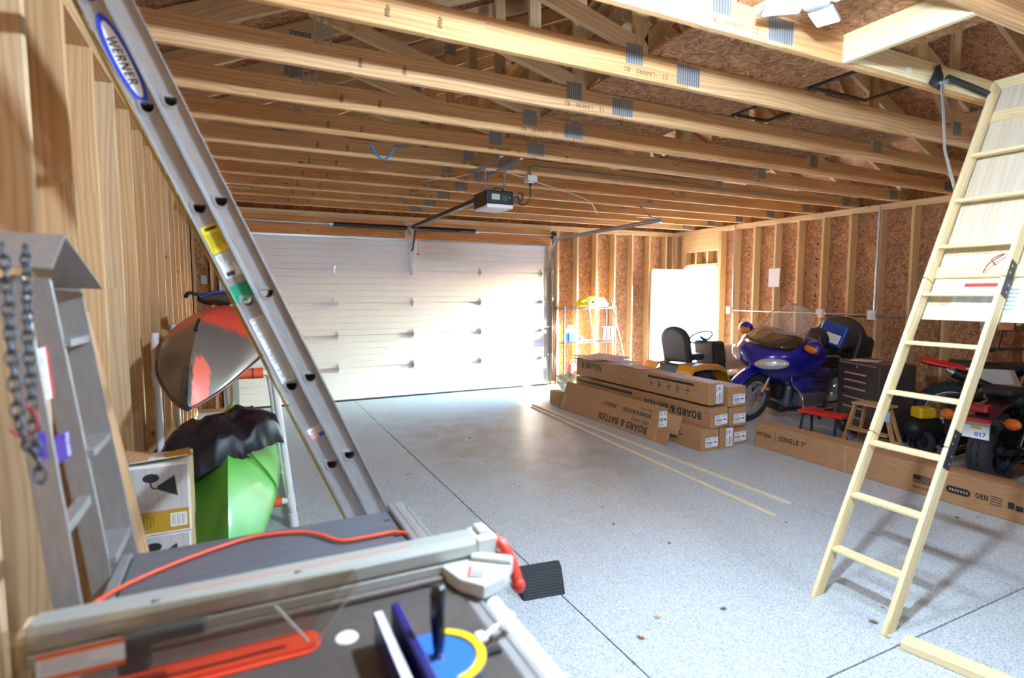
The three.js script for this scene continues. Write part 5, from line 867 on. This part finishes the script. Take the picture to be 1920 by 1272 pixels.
// ---------- blue touring motorcycle ----------
{
  const t = thing('touring_motorcycle', 'deep blue touring motorcycle with tall clear windshield and armchair passenger seat', 'motorcycle', [6.42, 0, -4.95], Math.PI); t.rotation.order = 'YXZ'; t.rotation.x = -0.18;
  const blue = phys({ color: '#1c1f9c', roughness: 0.18, clearcoat: 1, clearcoatRoughness: 0.04, metalness: 0.35 }), leather = std({ color: '#241f1e', roughness: 0.5 }), brownP = std({ color: '#3a2a22', roughness: 0.55 }), amber = phys({ color: '#ee7a16', roughness: 0.2, clearcoat: 0.6 }), eng = std({ color: '#7c8086', metalness: 0.7, roughness: 0.4 }), smoke = phys({ color: '#2e211a', roughness: 0.12, clearcoat: 1 });
  wheel(t, 0.74, 0.315, 0, 0.315, 0.13, 0.225, { name: 'front_wheel', disc: [-0.075, 0.075], n: 6 }); wheel(t, -0.76, 0.315, 0, 0.315, 0.18, 0.2, { name: 'rear_wheel', n: 6 });
  mesh('front_fender', (() => { const rg = []; for (let i = 0; i <= 20; i++) { const a = -0.25 + i / 20 * 3.0, r = []; for (let k = 0; k <= 12; k++) { const b = -1 + k / 6, R = 0.35 + 0.05 * Math.cos(b * 1.5); r.push([0.74 + R * Math.cos(a), 0.315 + R * Math.sin(a), b * 0.095]); } for (let k = 11; k > 0; k--) { const b = -1 + k / 6, R = 0.338 + 0.045 * Math.cos(b * 1.5); r.push([0.74 + R * Math.cos(a), 0.315 + R * Math.sin(a), b * 0.09]); } rg.push(r); } return loft(rg); })(), blue, t);
  for (const s of [-1, 1]) mesh('fork', [rod([0.72, 0.3, s * 0.1], [0.5, 0.86, s * 0.11], 0.026), box(0.09, 0.12, 0.03, 0.73, 0.36, s * 0.115, 0.01)], M.chrome, t);
  const fair = mesh('fairing', (() => { let g = loft(ringsY([[0.5, 0.5, 0.2, 0.22], [0.6, 0.66, 0.3, 0.2], [0.7, 0.82, 0.38, 0.18], [0.8, 0.91, 0.43, 0.16], [0.9, 0.92, 0.455, 0.14], [0.98, 0.84, 0.45, 0.14], [1.05, 0.74, 0.42, 0.16], [1.11, 0.6, 0.36, 0.2], [1.14, 0.5, 0.28, 0.24]], 0.2)); return toCreasedNormals(g, 0.9); })(), blue, t);
  mesh('fairing_top', (() => { const g = loft(ringsY([[1.0, 0.835, 0.36, 0.5], [1.06, 0.755, 0.36, 0.45], [1.118, 0.615, 0.345, 0.4], [1.165, 0.48, 0.26, 0.35]], 0.4)); return g; })(), smoke, fair);
  for (const s of [-1, 1]) {
    const h = mesh('headlight', (() => { const q = ball(0.055, 0.068, 0.19, 0, 0, 0, 24); q.applyMatrix4(new THREE.Matrix4().makeRotationFromEuler(new THREE.Euler(-s * 0.2, -s * 0.66, 0, 'YXZ'))); return q.translate(0.815, 0.83, s * 0.265); })(), phys({ color: '#e9edf0', metalness: 0.55, roughness: 0.08, clearcoat: 1 }), fair);
    for (const k of [-0.5, 0.1, 0.6]) mesh('reflector', ball(0.028, 0.036, 0.036, 0.865 - 0.13 * (k + 0.5), 0.82 + 0.03 * (k + 0.5), s * (0.19 + 0.13 * (k + 0.5)), 12), M.chrome, h);
    const m = thing2(t, 'mirror'); mesh('mirror_shell', (() => { const q = ball(0.075, 0.085, 0.1, 0, 0, 0, 20); return q.translate(0.45, 1.075, s * 0.5); })(), blue, m); mesh('turn_signal', ball(0.05, 0.05, 0.09, 0.49, 1.06, s * 0.49, 16), amber, m); mesh('mirror_arm', bar([0.45, 1.03, s * 0.4], [0.45, 1.06, s * 0.48], 0.05, 0.05), blue, m);
    mesh('side_cowl', (() => { const q = rbox(0.56, 0.34, 0.1, 0.045, 0.06, 0.6, s * 0.345); const P = q.attributes.position; for (let k = 0; k < P.count; k++) { const x = P.getX(k); P.setZ(k, P.getZ(k) - s * 0.08 * ((x - 0.06) / 0.28) ** 2); P.setY(k, P.getY(k) + 0.1 * (x - 0.06)); } q.computeVertexNormals(); return q; })(), blue, t);
    for (const y of [0.56, 0.62, 0.68]) mesh('vent', bar([-0.1, y - 0.015, s * 0.385], [0.2, y + 0.015, s * 0.397], 0.012, 0.02, [0, 1, 0], 0.004), M.black, t);
    mesh('engine_cover', [rbox(0.42, 0.17, 0.14, 0.035, 0.12, 0.37, s * 0.33), rbox(0.12, 0.14, 0.12, 0.03, -0.2, 0.36, s * 0.28)], eng, t);
    mesh('crash_guard', tube([[0.36, 0.55, s * 0.25], [0.38, 0.42, s * 0.44], [0.36, 0.25, s * 0.44], [0.3, 0.18, s * 0.24]], 0.015, 8), M.chrome, t);
    mesh('foot_peg', [rod([-0.14, 0.28, s * 0.25], [-0.14, 0.27, s * 0.43], 0.018), box(0.2, 0.025, 0.09, -0.12, 0.25, s * 0.4, 0.006)], M.chrome, t);
    mesh('saddlebag', (() => { const q = rbox(0.52, 0.34, 0.2, 0.07, -0.82, 0.52, s * 0.31); return q; })(), blue, t);
    mesh('exhaust', rod([0.1, 0.2, s * 0.22], [-1.0, 0.2, s * 0.27], 0.045, 0.05), M.chrome, t);
    mesh('grip', [rod([0.16, 1.0, s * 0.26], [0.08, 1.0, s * 0.42], 0.017), rod([0.24, 1.0, s * 0.1], [0.16, 1.0, s * 0.26], 0.012)], M.black, t);
    mesh('armrest', tube([[-0.55, 0.98, s * 0.3], [-0.4, 0.99, s * 0.31], [-0.3, 0.93, s * 0.3]], 0.025, 8), leather, t);
    mesh('grab_rail', tube([[-0.02, 0.86, s * 0.26], [-0.3, 0.88, s * 0.3], [-0.42, 0.82, s * 0.31]], 0.01, 8), M.chrome, t);
  }
  mesh('fork_reflector', [rbox(0.03, 0.035, 0.09, 0.006, 0.66, 0.47, -0.13)], amber, t);
  mesh('engine', [rbox(0.6, 0.3, 0.46, 0.05, 0.06, 0.36, 0), rbox(0.4, 0.2, 0.3, 0.04, -0.4, 0.42, 0)], eng, t);
  mesh('lower_frame', [rbox(0.9, 0.1, 0.4, 0.04, -0.05, 0.19, 0), rbox(0.3, 0.4, 0.34, 0.05, 0.3, 0.5, 0)], M.black, t);
  mesh('fuel_tank', (() => { const q = ball(0.34, 0.16, 0.2, 0.02, 0.86, 0, 24); return q; })(), blue, t);
  mesh('seat', (() => { const q = rbox(0.72, 0.14, 0.38, 0.06, -0.36, 0.77, 0); const P = q.attributes.position; for (let k = 0; k < P.count; k++) { const x = P.getX(k); if (P.getY(k) > 0.77) P.setY(k, P.getY(k) + (x < -0.42 ? 0.07 : 0) - 0.03 * Math.cos((x + 0.3) * 8)); } q.computeVertexNormals(); return q; })(), leather, t);
  const rb = mesh('rider_backrest', (() => { const q = new THREE.CylinderGeometry(0.155, 0.155, 0.09, 28); q.rotateZ(Math.PI / 2 - 0.15); return q.translate(-0.27, 1.02, 0); })(), leather, t);
  mesh('backrest_pad', (() => { const q = ball(0.035, 0.115, 0.115, 0, 0, 0, 24); return q.translate(-0.228, 1.025, 0); })(), brownP, rb);
  const pb = mesh('passenger_backrest', (() => { const s = new THREE.Shape(); s.moveTo(-0.3, 0); s.lineTo(-0.3, 0.2); s.quadraticCurveTo(-0.28, 0.42, 0, 0.44); s.quadraticCurveTo(0.28, 0.42, 0.3, 0.2); s.lineTo(0.3, 0); const g = extrude(s, 0.13, 0.04); g.rotateY(Math.PI / 2); g.rotateZ(0.18); return g.translate(-0.7, 0.84, 0); })(), leather, t);
  mesh('trunk', [rbox(0.36, 0.28, 0.56, 0.08, -0.93, 0.94, 0)], leather, t);
  mesh('tail_light', box(0.02, 0.06, 0.4, -1.09, 0.86, 0, 0.005), M.red, t);
  const ws = mesh('windshield', (() => { const rg = []; for (let i = 0; i <= 14; i++) { const v = i / 14, r = []; const hw = 0.33 * (1 - 0.12 * v - 0.35 * v ** 5), y = 1.08 + 0.42 * v, xb = 0.6 - 0.33 * v; for (let k = 0; k <= 16; k++) { const u = -1 + k / 8; r.push([xb - 0.12 * u * u, y - 0.05 * u * u * (0.3 + v), hw * u]); } for (let k = 16; k >= 0; k--) { const u = -1 + k / 8; r.push([xb - 0.12 * u * u - 0.004, y - 0.05 * u * u * (0.3 + v), hw * u]); } rg.push(r); } return loft(rg); })(), new THREE.MeshPhysicalMaterial({ color: '#f6f3ee', transmission: 0.86, thickness: 0, roughness: 0.1, ior: 1.5 }), t);
  for (const s of [-1, 1]) mesh('windshield_trim', tube([[0.48, 1.06, s * 0.33], [0.37, 1.2, s * 0.315], [0.27, 1.33, s * 0.295], [0.17, 1.41, s * 0.25]], 0.008, 6), M.chrome, ws);
  mesh('dash', rbox(0.16, 0.12, 0.5, 0.03, 0.34, 1.08, 0), M.black, t);
  mesh('side_stand', bar([-0.12, 0.22, -0.2], [-0.16, 0.075, -0.37], 0.02, 0.03), M.black, t);
  const pk = thing('blue_package', 'blue and white plastic package wedged on the touring motorcycle seat', 'package', [6.86, 0.93, -4.72]); const pg = mesh('bag', rbox(0.07, 0.3, 0.36, 0.03, 0, 0.15, 0), phys({ color: '#24479c', roughness: 0.3 }), pk); mesh('white_panel', box(0.002, 0.12, 0.2, -0.037, 0.1, 0.04, 0), M.paper, pg); pk.rotation.set(0.25, 0, -0.25);
}
// ---------- yellow riding mower ----------
{
  const t = thing('riding_mower', 'yellow riding lawn mower with black seat and steering column', 'lawn mower', [6.12, 0, -6.25], 0.08);
  const yel = phys({ color: '#e09a2c', roughness: 0.35, clearcoat: 0.4 }), beige = std({ color: '#d9c39a', roughness: 0.45 });
  for (const s of [-1, 1]) { wheel(t, -0.3, 0.25, s * 0.38, 0.25, 0.2, 0.12, { name: 'rear_wheel', rim: std({ color: '#d8cfae' }) }); wheel(t, 0.86, 0.19, s * 0.36, 0.19, 0.14, 0.09, { name: 'front_wheel', rim: std({ color: '#d8cfae' }) }); }
  for (const s of [-1, 1]) mesh('fender', (() => { const rg = []; const path = [[-0.66, 0.52], [-0.6, 0.6], [-0.4, 0.62], [-0.1, 0.6], [0.04, 0.55], [0.13, 0.42], [0.2, 0.26], [0.3, 0.25]]; for (const [x, y] of path) { const r = []; for (const [z, dy] of [[0.2, 0], [0.44, 0], [0.47, -0.03], [0.47, -0.08], [0.45, -0.08], [0.43, -0.04], [0.2, -0.04]]) r.push([x, y + dy, s * z]); rg.push(s > 0 ? r : r.reverse()); } return toCreasedNormals(loft(rg), 0.6); })(), yel, t);
  mesh('body', [rbox(0.6, 0.26, 0.44, 0.04, -0.28, 0.46, 0), rbox(0.5, 0.08, 0.6, 0.03, 0.2, 0.26, 0)], M.steelDark, t);
  mesh('seat', [rbox(0.38, 0.1, 0.42, 0.05, -0.26, 0.68, 0, 5), (() => { const s = new THREE.Shape(); s.moveTo(-0.2, -0.2); s.lineTo(-0.21, 0.08); s.quadraticCurveTo(-0.19, 0.23, 0, 0.24); s.quadraticCurveTo(0.19, 0.23, 0.21, 0.08); s.lineTo(0.2, -0.2); const q = extrude(s, 0.12, 0.045); q.rotateY(Math.PI / 2); q.rotateZ(0.2); return q.translate(-0.46, 0.85, 0); })()], std({ color: '#2e3234', roughness: 0.6 }), t);
  mesh('dash_column', (() => { const q = rbox(0.26, 0.55, 0.4, 0.05, 0.28, 0.62, 0); const P = q.attributes.position; for (let k = 0; k < P.count; k++) P.setX(k, P.getX(k) + (P.getY(k) - 0.62) * -0.2); q.computeVertexNormals(); return q; })(), M.black, t);
  mesh('steering_wheel', [(() => { const q = new THREE.TorusGeometry(0.17, 0.014, 8, 32); q.rotateX(Math.PI / 2); q.rotateZ(0.5); return q.translate(0.05, 0.95, 0); })(), rod([0.05, 0.95, 0], [0.22, 0.85, 0], 0.02), bar([0.03, 0.99, -0.16], [0.07, 0.91, 0.16], 0.02, 0.012)], M.black, t);
  mesh('hood', (() => { const rg = []; for (const [x, h, w] of [[0.38, 0.36, 0.24], [0.6, 0.36, 0.25], [0.9, 0.33, 0.23], [1.08, 0.26, 0.2], [1.12, 0.16, 0.17]]) { const r = []; for (let k = 0; k <= 14; k++) { const a = k / 14 * Math.PI; r.push([x, 0.46 + h * Math.sin(a) ** 0.5, -w * Math.cos(a)]); } r.push([x, 0.46, w * 0.5], [x, 0.46, -w * 0.5]); rg.push(r); } return toCreasedNormals(loft(rg), 0.8); })(), beige, t);
  mesh('hood_vent', box(0.12, 0.07, 0.004, 0.62, 0.68, 0.238, 0.002), M.black, t);
  mesh('mower_deck', rbox(0.6, 0.12, 0.9, 0.04, 0.3, 0.15, 0), yel, t);
  mesh('chassis', box(1.2, 0.1, 0.34, 0.35, 0.3, 0, 0.01), M.black, t);
}
// ---------- tool chest, stool, wooden steps, compressor ----------
{
  const dir = V(-0.35, 0, 0.94).normalize();
  const t = thing('tool_chest', 'dark brown steel tool chest with seven drawers and pale pulls', 'tool chest', [6.09 + 0.21, 0, -3.83 + 0.07], Math.atan2(-dir.x, dir.z) - Math.PI / 2 + Math.PI / 2);
  // local: front faces -x, width along z
  t.rotation.y = -0.356;
  const br = std({ color: '#3b302c', roughness: 0.5 }), W = 0.64, D = 0.42, Hh = 0.84;
  mesh('case', box(D, Hh - 0.06, W, 0, 0.06 + (Hh - 0.06) / 2, 0, 0.008), br, t);
  const dr = [[0.665, 0.075], [0.585, 0.075], [0.485, 0.095], [0.38, 0.1], [0.27, 0.105], [0.165, 0.1], [0.075, 0.085]];
  for (const [y, h] of dr) { const d = mesh('drawer', box(0.012, h - 0.008, W - 0.09, -D / 2 - 0.005, y + h / 2, -0.015, 0.003), br, t); mesh('pull', [box(0.012, 0.016, W * 0.52, -D / 2 - 0.016, y + h * 0.62, -0.02, 0.004)], std({ color: '#cdb8a4', metalness: 0.3, roughness: 0.4 }), d); }
  mesh('lock', move(lathe([[0, 0.004], [0.012, 0.003], [0.013, 0]], 16), -D / 2 - 0.001, 0.79, -0.02, 0, 0, Math.PI / 2), M.chrome, t);
  mesh('top_trim', box(0.02, 0.014, W - 0.08, -D / 2 + 0.0, Hh - 0.02, -0.01, 0.003), std({ color: '#8a6c54', roughness: 0.5 }), t);
  mesh('top_mat', box(D - 0.04, 0.008, W - 0.06, 0.01, Hh + 0.004, 0, 0.003), std({ color: '#7a3430', roughness: 0.8 }), t);
  for (const x of [-0.16, 0.16]) for (const z of [-0.26, 0.26]) mesh('caster', [move(lathe([[0, -0.012], [0.028, -0.012], [0.028, 0.012], [0, 0.012]], 16), x, 0.029, z, Math.PI / 2), box(0.03, 0.03, 0.035, x, 0.05, z, 0.003)], M.black, t);
  const pp = tagged('magazine', box(0.2, 0.006, 0.28, 0, 0.003, 0, 0.001), std({ color: '#c9c6c0', roughness: 0.5 }), 'papers lying on top of the brown tool chest', 'papers', null, [6.27, 0.848, -3.85], 0.3);
}
{
  const t = thing('shop_stool', 'low shop stool with red padded seat and black tube legs', 'stool', [5.42, 0, -3.74], 0.12);
  mesh('seat', rbox(0.2, 0.035, 0.46, 0.014, 0, 0.352, 0), M.red, t);
  for (const z of [-0.17, 0.17]) mesh('leg_frame', tube([[-0.13, 0.014, z * 1.1], [-0.09, 0.3, z], [-0.06, 0.325, z], [0.06, 0.325, z], [0.09, 0.3, z], [0.13, 0.014, z * 1.1]], 0.013, 8, 50, false, 0.2), M.black, t);
  mesh('stretcher', [rod([-0.12, 0.09, -0.18], [-0.12, 0.09, 0.18], 0.008), rod([0.12, 0.09, -0.18], [0.12, 0.09, 0.18], 0.008)], M.black, t);
}
{
  const t = thing('step_stool', 'old wooden folding step stool with a flat top board', 'step stool', [5.37, 0, -3.2], 0);
  mesh('top_board', box(0.2, 0.022, 0.32, 0, 0.548, 0, 0.004), M.oldwood, t);
  for (const z of [-0.14, 0.14]) { mesh('leg', bar([-0.06, 0.538, z], [-0.06, 0.002, z + Math.sign(z) * 0.14], 0.022, 0.05, [1, 0, 0], 0.003), M.oldwood, t); mesh('leg', bar([0.05, 0.538, z * 0.8], [0.14, 0.002, z + Math.sign(z) * 0.1], 0.02, 0.04, [1, 0, 0], 0.003), M.oldwood, t); }
  mesh('step', box(0.1, 0.018, 0.37, -0.06, 0.29, 0, 0.003), M.oldwood, t); mesh('rear_brace', bar([0.1, 0.2, -0.2], [0.1, 0.2, 0.2], 0.02, 0.03), M.oldwood, t);
  mesh('label', box(0.003, 0.09, 0.07, -0.088, 0.47, 0.16, 0), std({ color: '#9fc0d4' }), t);
}
{
  const t = thing('air_compressor', 'black and yellow portable air compressor beside the tool chest', 'air compressor', [6.3, 0, -3.2], 1.21);
  mesh('tank', [(() => { const q = new THREE.CapsuleGeometry(0.12, 0.34, 8, 20); q.rotateX(Math.PI / 2); return q.translate(0, 0.24, 0); })()], M.black, t);
  wheel(t, -0.13, 0.12, 0.14, 0.12, 0.06, 0.06, { name: 'wheel', rim: M.black, n: 4 }); wheel(t, -0.13, 0.12, -0.14, 0.12, 0.06, 0.06, { name: 'wheel', rim: M.black, n: 4 });
  mesh('motor_cover', [rbox(0.16, 0.13, 0.2, 0.03, 0.0, 0.43, -0.08), rbox(0.06, 0.1, 0.08, 0.01, -0.1, 0.42, 0.1)], std({ color: '#f0c020', roughness: 0.4 }), t);
  mesh('gauge', [rod([-0.12, 0.37, 0.08], [-0.15, 0.37, 0.08], 0.06, 0.06, 24)], M.chrome, t);
  mesh('foot', box(0.08, 0.12, 0.24, 0.1, 0.06, 0, 0.006), M.black, t);
  t.scale.setScalar(0.9);
}
// ---------- red dirt bike ----------
{
  const t = thing('dirt_bike', 'red and white dirt bike with knobby tyres leaning by the right wall', 'motorcycle', [7.08, 0, -2.75], Math.atan2(-0.835, 0.55));
  const red = phys({ color: '#dc2a22', roughness: 0.35, clearcoat: 0.4 });
  wheel(t, -0.58, 0.325, 0, 0.325, 0.11, 0.24, { name: 'rear_wheel', knobs: true, spokes: 'wire' }); wheel(t, 0.62, 0.34, 0, 0.34, 0.085, 0.265, { name: 'front_wheel', knobs: true, spokes: 'wire' });
  mesh('rear_fender', loft([[-0.86, 0.9, 0.05], [-0.7, 0.87, 0.08], [-0.45, 0.83, 0.1], [-0.2, 0.8, 0.11]].map(([x, y, w]) => [[x, y + 0.02, -w * 0.6], [x, y + 0.025, 0], [x, y + 0.02, w * 0.6], [x, y - 0.02, w], [x, y - 0.05, w * 0.95], [x, y, 0], [x, y - 0.05, -w * 0.95], [x, y - 0.02, -w]])), red, t);
  mesh('seat', loft([[-0.62, 0.9, 0.06], [-0.3, 0.88, 0.085], [0.05, 0.9, 0.075], [0.2, 0.96, 0.06]].map(([x, y, w]) => [[x, y, -w * 0.7], [x, y + 0.012, 0], [x, y, w * 0.7], [x, y - 0.05, w], [x, y - 0.1, w * 0.8], [x, y - 0.1, -w * 0.8], [x, y - 0.05, -w]])), std({ color: '#3a3634', roughness: 0.8 }), t);
  for (const s of [-1, 1]) {
    mesh('side_panel', move(extrude([[-0.5, 0.83], [-0.12, 0.83], [-0.02, 0.6], [-0.18, 0.56]], 0.015, 0.004), 0, 0, s * 0.115), M.white, t);
    mesh('tank_shroud', move(extrude([[-0.05, 0.84], [0.12, 0.95], [0.36, 0.9], [0.42, 0.78], [0.3, 0.62], [0.18, 0.68], [0.1, 0.8]], 0.02, 0.006), 0, 0, s * 0.15), red, t);
    mesh('fork', rod([0.62, 0.34, s * 0.09], [0.36, 1.02, s * 0.09], 0.024), M.black, t);
    mesh('handlebar', [rod([0.33, 1.1, s * 0.0], [0.3, 1.13, s * 0.18], 0.012), rod([0.3, 1.13, s * 0.18], [0.22, 1.14, s * 0.36], 0.012), rod([0.25, 1.137, s * 0.26], [0.21, 1.14, s * 0.39], 0.018), rod([0.29, 1.13, s * 0.2], [0.3, 1.11, s * 0.36], 0.006)], M.black, t);
    mesh('swingarm', bar([-0.58, 0.325, s * 0.085], [-0.08, 0.38, s * 0.07], 0.025, 0.05), M.galv, t);
  }
  mesh('number_plate', move(extrude([[-0.08, 0], [0.08, 0], [0.1, 0.14], [0, 0.2], [-0.1, 0.14]], 0.008, 0.002), 0.45, 0.88, 0, 0, Math.PI / 2, 0), M.white, t);
  mesh('front_fender', loft([[0.3, 0.76, 0.05], [0.5, 0.8, 0.08], [0.75, 0.78, 0.08], [0.98, 0.72, 0.04]].map(([x, y, w]) => [[x, y, -w], [x, y + 0.03, -w * 0.5], [x, y + 0.035, 0], [x, y + 0.03, w * 0.5], [x, y, w], [x, y + 0.015, 0]])), red, t);
  mesh('fuel_tank', ball(0.18, 0.11, 0.12, 0.18, 0.86, 0), red, t);
  mesh('engine', [rbox(0.32, 0.26, 0.2, 0.04, 0.08, 0.4, 0), rod([0.12, 0.5, 0], [0.16, 0.7, 0], 0.08)], M.steelDark, t);
  mesh('frame', [tube([[0.36, 0.98, 0], [0.3, 0.6, 0], [0.24, 0.28, 0.0], [-0.08, 0.26, 0], [-0.14, 0.5, 0], [-0.05, 0.78, 0], [0.3, 0.92, 0]], 0.022, 8), tube([[-0.05, 0.78, 0], [-0.4, 0.78, 0], [-0.12, 0.5, 0]], 0.014, 8)], M.black, t);
  mesh('muffler', (() => { const g = [rod([-0.16, 0.58, 0.13], [-0.6, 0.78, 0.14], 0.05, 0.055), tube([[0.2, 0.5, 0.08], [0.3, 0.4, 0.12], [0.05, 0.42, 0.15], [-0.16, 0.58, 0.13]], 0.02, 8)]; return g; })(), M.black, t);
  mesh('muffler_tip', [rod([-0.59, 0.775, 0.14], [-0.64, 0.8, 0.14], 0.05, 0.03), rod([-0.63, 0.795, 0.14], [-0.66, 0.81, 0.14], 0.02, 0.02)], M.galv, t);
  mesh('kick_stand', bar([-0.1, 0.3, -0.1], [-0.12, 0.005, -0.28], 0.02, 0.02), M.galv, t);
  t.rotation.order = 'YXZ';
}
// ---------- street motorcycle seen from behind ----------
{
  const t = thing('street_motorcycle', 'dark street motorcycle with saddlebags, licence plate and amber turn signals', 'motorcycle', [6.22, 0, -2.34], 0.02);
  const maroon = phys({ color: '#3a1a20', roughness: 0.25, clearcoat: 0.8 }), leather = std({ color: '#20262a', roughness: 0.55 }), amber = phys({ color: '#ea7418', roughness: 0.25, clearcoat: 0.5 });
  wheel(t, -0.68, 0.315, 0, 0.315, 0.16, 0.2, { name: 'rear_wheel', grooves: true, rim: M.steelDark }); wheel(t, 0.68, 0.315, 0, 0.315, 0.1, 0.23, { name: 'front_wheel', spokes: 'wire' });
  mesh('rear_fender', (() => { const rg = []; for (let i = 0; i <= 18; i++) { const a = 0.7 + i / 18 * 1.75, r = []; for (let k = 0; k <= 10; k++) { const b = -1 + k / 5; r.push([-0.66 + (0.37 + 0.04 * (1 - b * b)) * Math.cos(a), 0.33 + (0.37 + 0.04 * (1 - b * b)) * Math.sin(a), b * 0.11]); } for (let k = 9; k > 0; k--) { const b = -1 + k / 5; r.push([-0.66 + (0.36 + 0.035 * (1 - b * b)) * Math.cos(a), 0.33 + (0.36 + 0.035 * (1 - b * b)) * Math.sin(a), b * 0.105]); } rg.push(r); } return loft(rg); })(), maroon, t);
  const pl = thing2(t, 'plate_bracket');
  mesh('bracket', box(0.012, 0.05, 0.3, -0.985, 0.6, 0, 0.004), M.steelDark, pl);
  const lp = print('licence_plate', 0.18, 0.1, 256, (g, w, h) => { g.fillStyle = '#e9ecf0'; g.fillRect(0, 0, w, h); g.fillStyle = '#c8b840'; g.fillRect(w * 0.3, 6, w * 0.4, 30); g.fillStyle = '#2b5fae'; g.font = 'bold 66px sans-serif'; g.fillText('017', w * 0.46, h * 0.82, w * 0.5); }, pl); lp.rotation.y = -Math.PI / 2; lp.position.set(-0.994, 0.5, 0.0);
  mesh('plate_back', box(0.004, 0.15, 0.185, -0.99, 0.52, 0, 0.001), M.galv, pl);
  mesh('tail_light', [rbox(0.09, 0.07, 0.13, 0.02, -0.95, 0.69, 0)], phys({ color: '#a5141a', roughness: 0.15, clearcoat: 1 }), t);
  mesh('reflector_bar', box(0.012, 0.03, 0.24, -0.997, 0.595, -0.02, 0.003), M.red, t);
  for (const s of [-1, 1]) {
    const sg = mesh('turn_signal', [ball(0.035, 0.045, 0.055, -0.95, 0.6, s * 0.215, 16)], amber, t); mesh('signal_stem', rod([-0.95, 0.6, s * 0.06], [-0.95, 0.6, s * 0.18], 0.012), M.chrome, sg);
    mesh('saddlebag', [rbox(0.5, 0.34, 0.17, 0.05, -0.45, 0.52, s * 0.29), rbox(0.52, 0.12, 0.18, 0.04, -0.45, 0.66, s * 0.29)], leather, t);
    mesh('shock', rod([-0.62, 0.36, s * 0.15], [-0.42, 0.66, s * 0.15], 0.03), M.chrome, t);
    mesh('exhaust', rod([0.2, 0.22, s * 0.2], [-0.85, 0.24, s * 0.24], 0.04, 0.045), M.chrome, t);
    mesh('fork', rod([0.68, 0.315, s * 0.09], [0.42, 0.95, s * 0.1], 0.022), M.chrome, t);
    mesh('handlebar', [tube([[0.36, 0.98, 0], [0.3, 1.08, s * 0.15], [0.16, 1.08, s * 0.34], [0.06, 1.06, s * 0.42]], 0.013, 8), rod([0.13, 1.075, s * 0.36], [0.04, 1.055, s * 0.44], 0.02)], M.black, t);
    const mr = thing2(t, 'mirror'); mesh('mirror_stem', rod([0.15, 1.08, s * 0.35], [0.1, 1.26, s * 0.3], 0.006), M.black, mr); mesh('mirror_head', rbox(0.03, 0.09, 0.13, 0.014, 0.09, 1.3, s * 0.27), M.black, mr); mesh('mirror_glass', box(0.002, 0.075, 0.115, 0.0735, 1.3, s * 0.27, 0), std({ color: '#e2b48a', metalness: 0.8, roughness: 0.1 }), mr);
  }
  mesh('seat', [rbox(0.62, 0.11, 0.28, 0.05, -0.3, 0.72, 0), rbox(0.26, 0.07, 0.22, 0.03, -0.6, 0.8, 0)], leather, t);
  mesh('fuel_tank', ball(0.28, 0.11, 0.15, 0.2, 0.8, 0), maroon, t);
  mesh('engine', [rbox(0.4, 0.34, 0.3, 0.05, 0.1, 0.42, 0), rod([0.05, 0.5, 0], [-0.02, 0.76, 0], 0.09), rod([0.15, 0.5, 0], [0.24, 0.74, 0], 0.09)], M.steelDark, t);
  mesh('frame', [tube([[0.42, 0.94, 0], [0.34, 0.5, 0], [0.28, 0.2, 0], [-0.3, 0.2, 0], [-0.4, 0.5, 0], [-0.3, 0.72, 0], [0.4, 0.9, 0]], 0.025, 8), bar([-0.68, 0.315, 0.1], [-0.25, 0.3, 0.1], 0.03, 0.05), bar([-0.68, 0.315, -0.1], [-0.25, 0.3, -0.1], 0.03, 0.05)], M.black, t);
  mesh('headlight', ball(0.09, 0.09, 0.09, 0.52, 0.9, 0), M.chrome, t);
  mesh('side_stand', bar([0.0, 0.2, -0.15], [-0.05, 0.004, -0.3], 0.02, 0.025), M.black, t);
}
renderer.render(scene, camera);
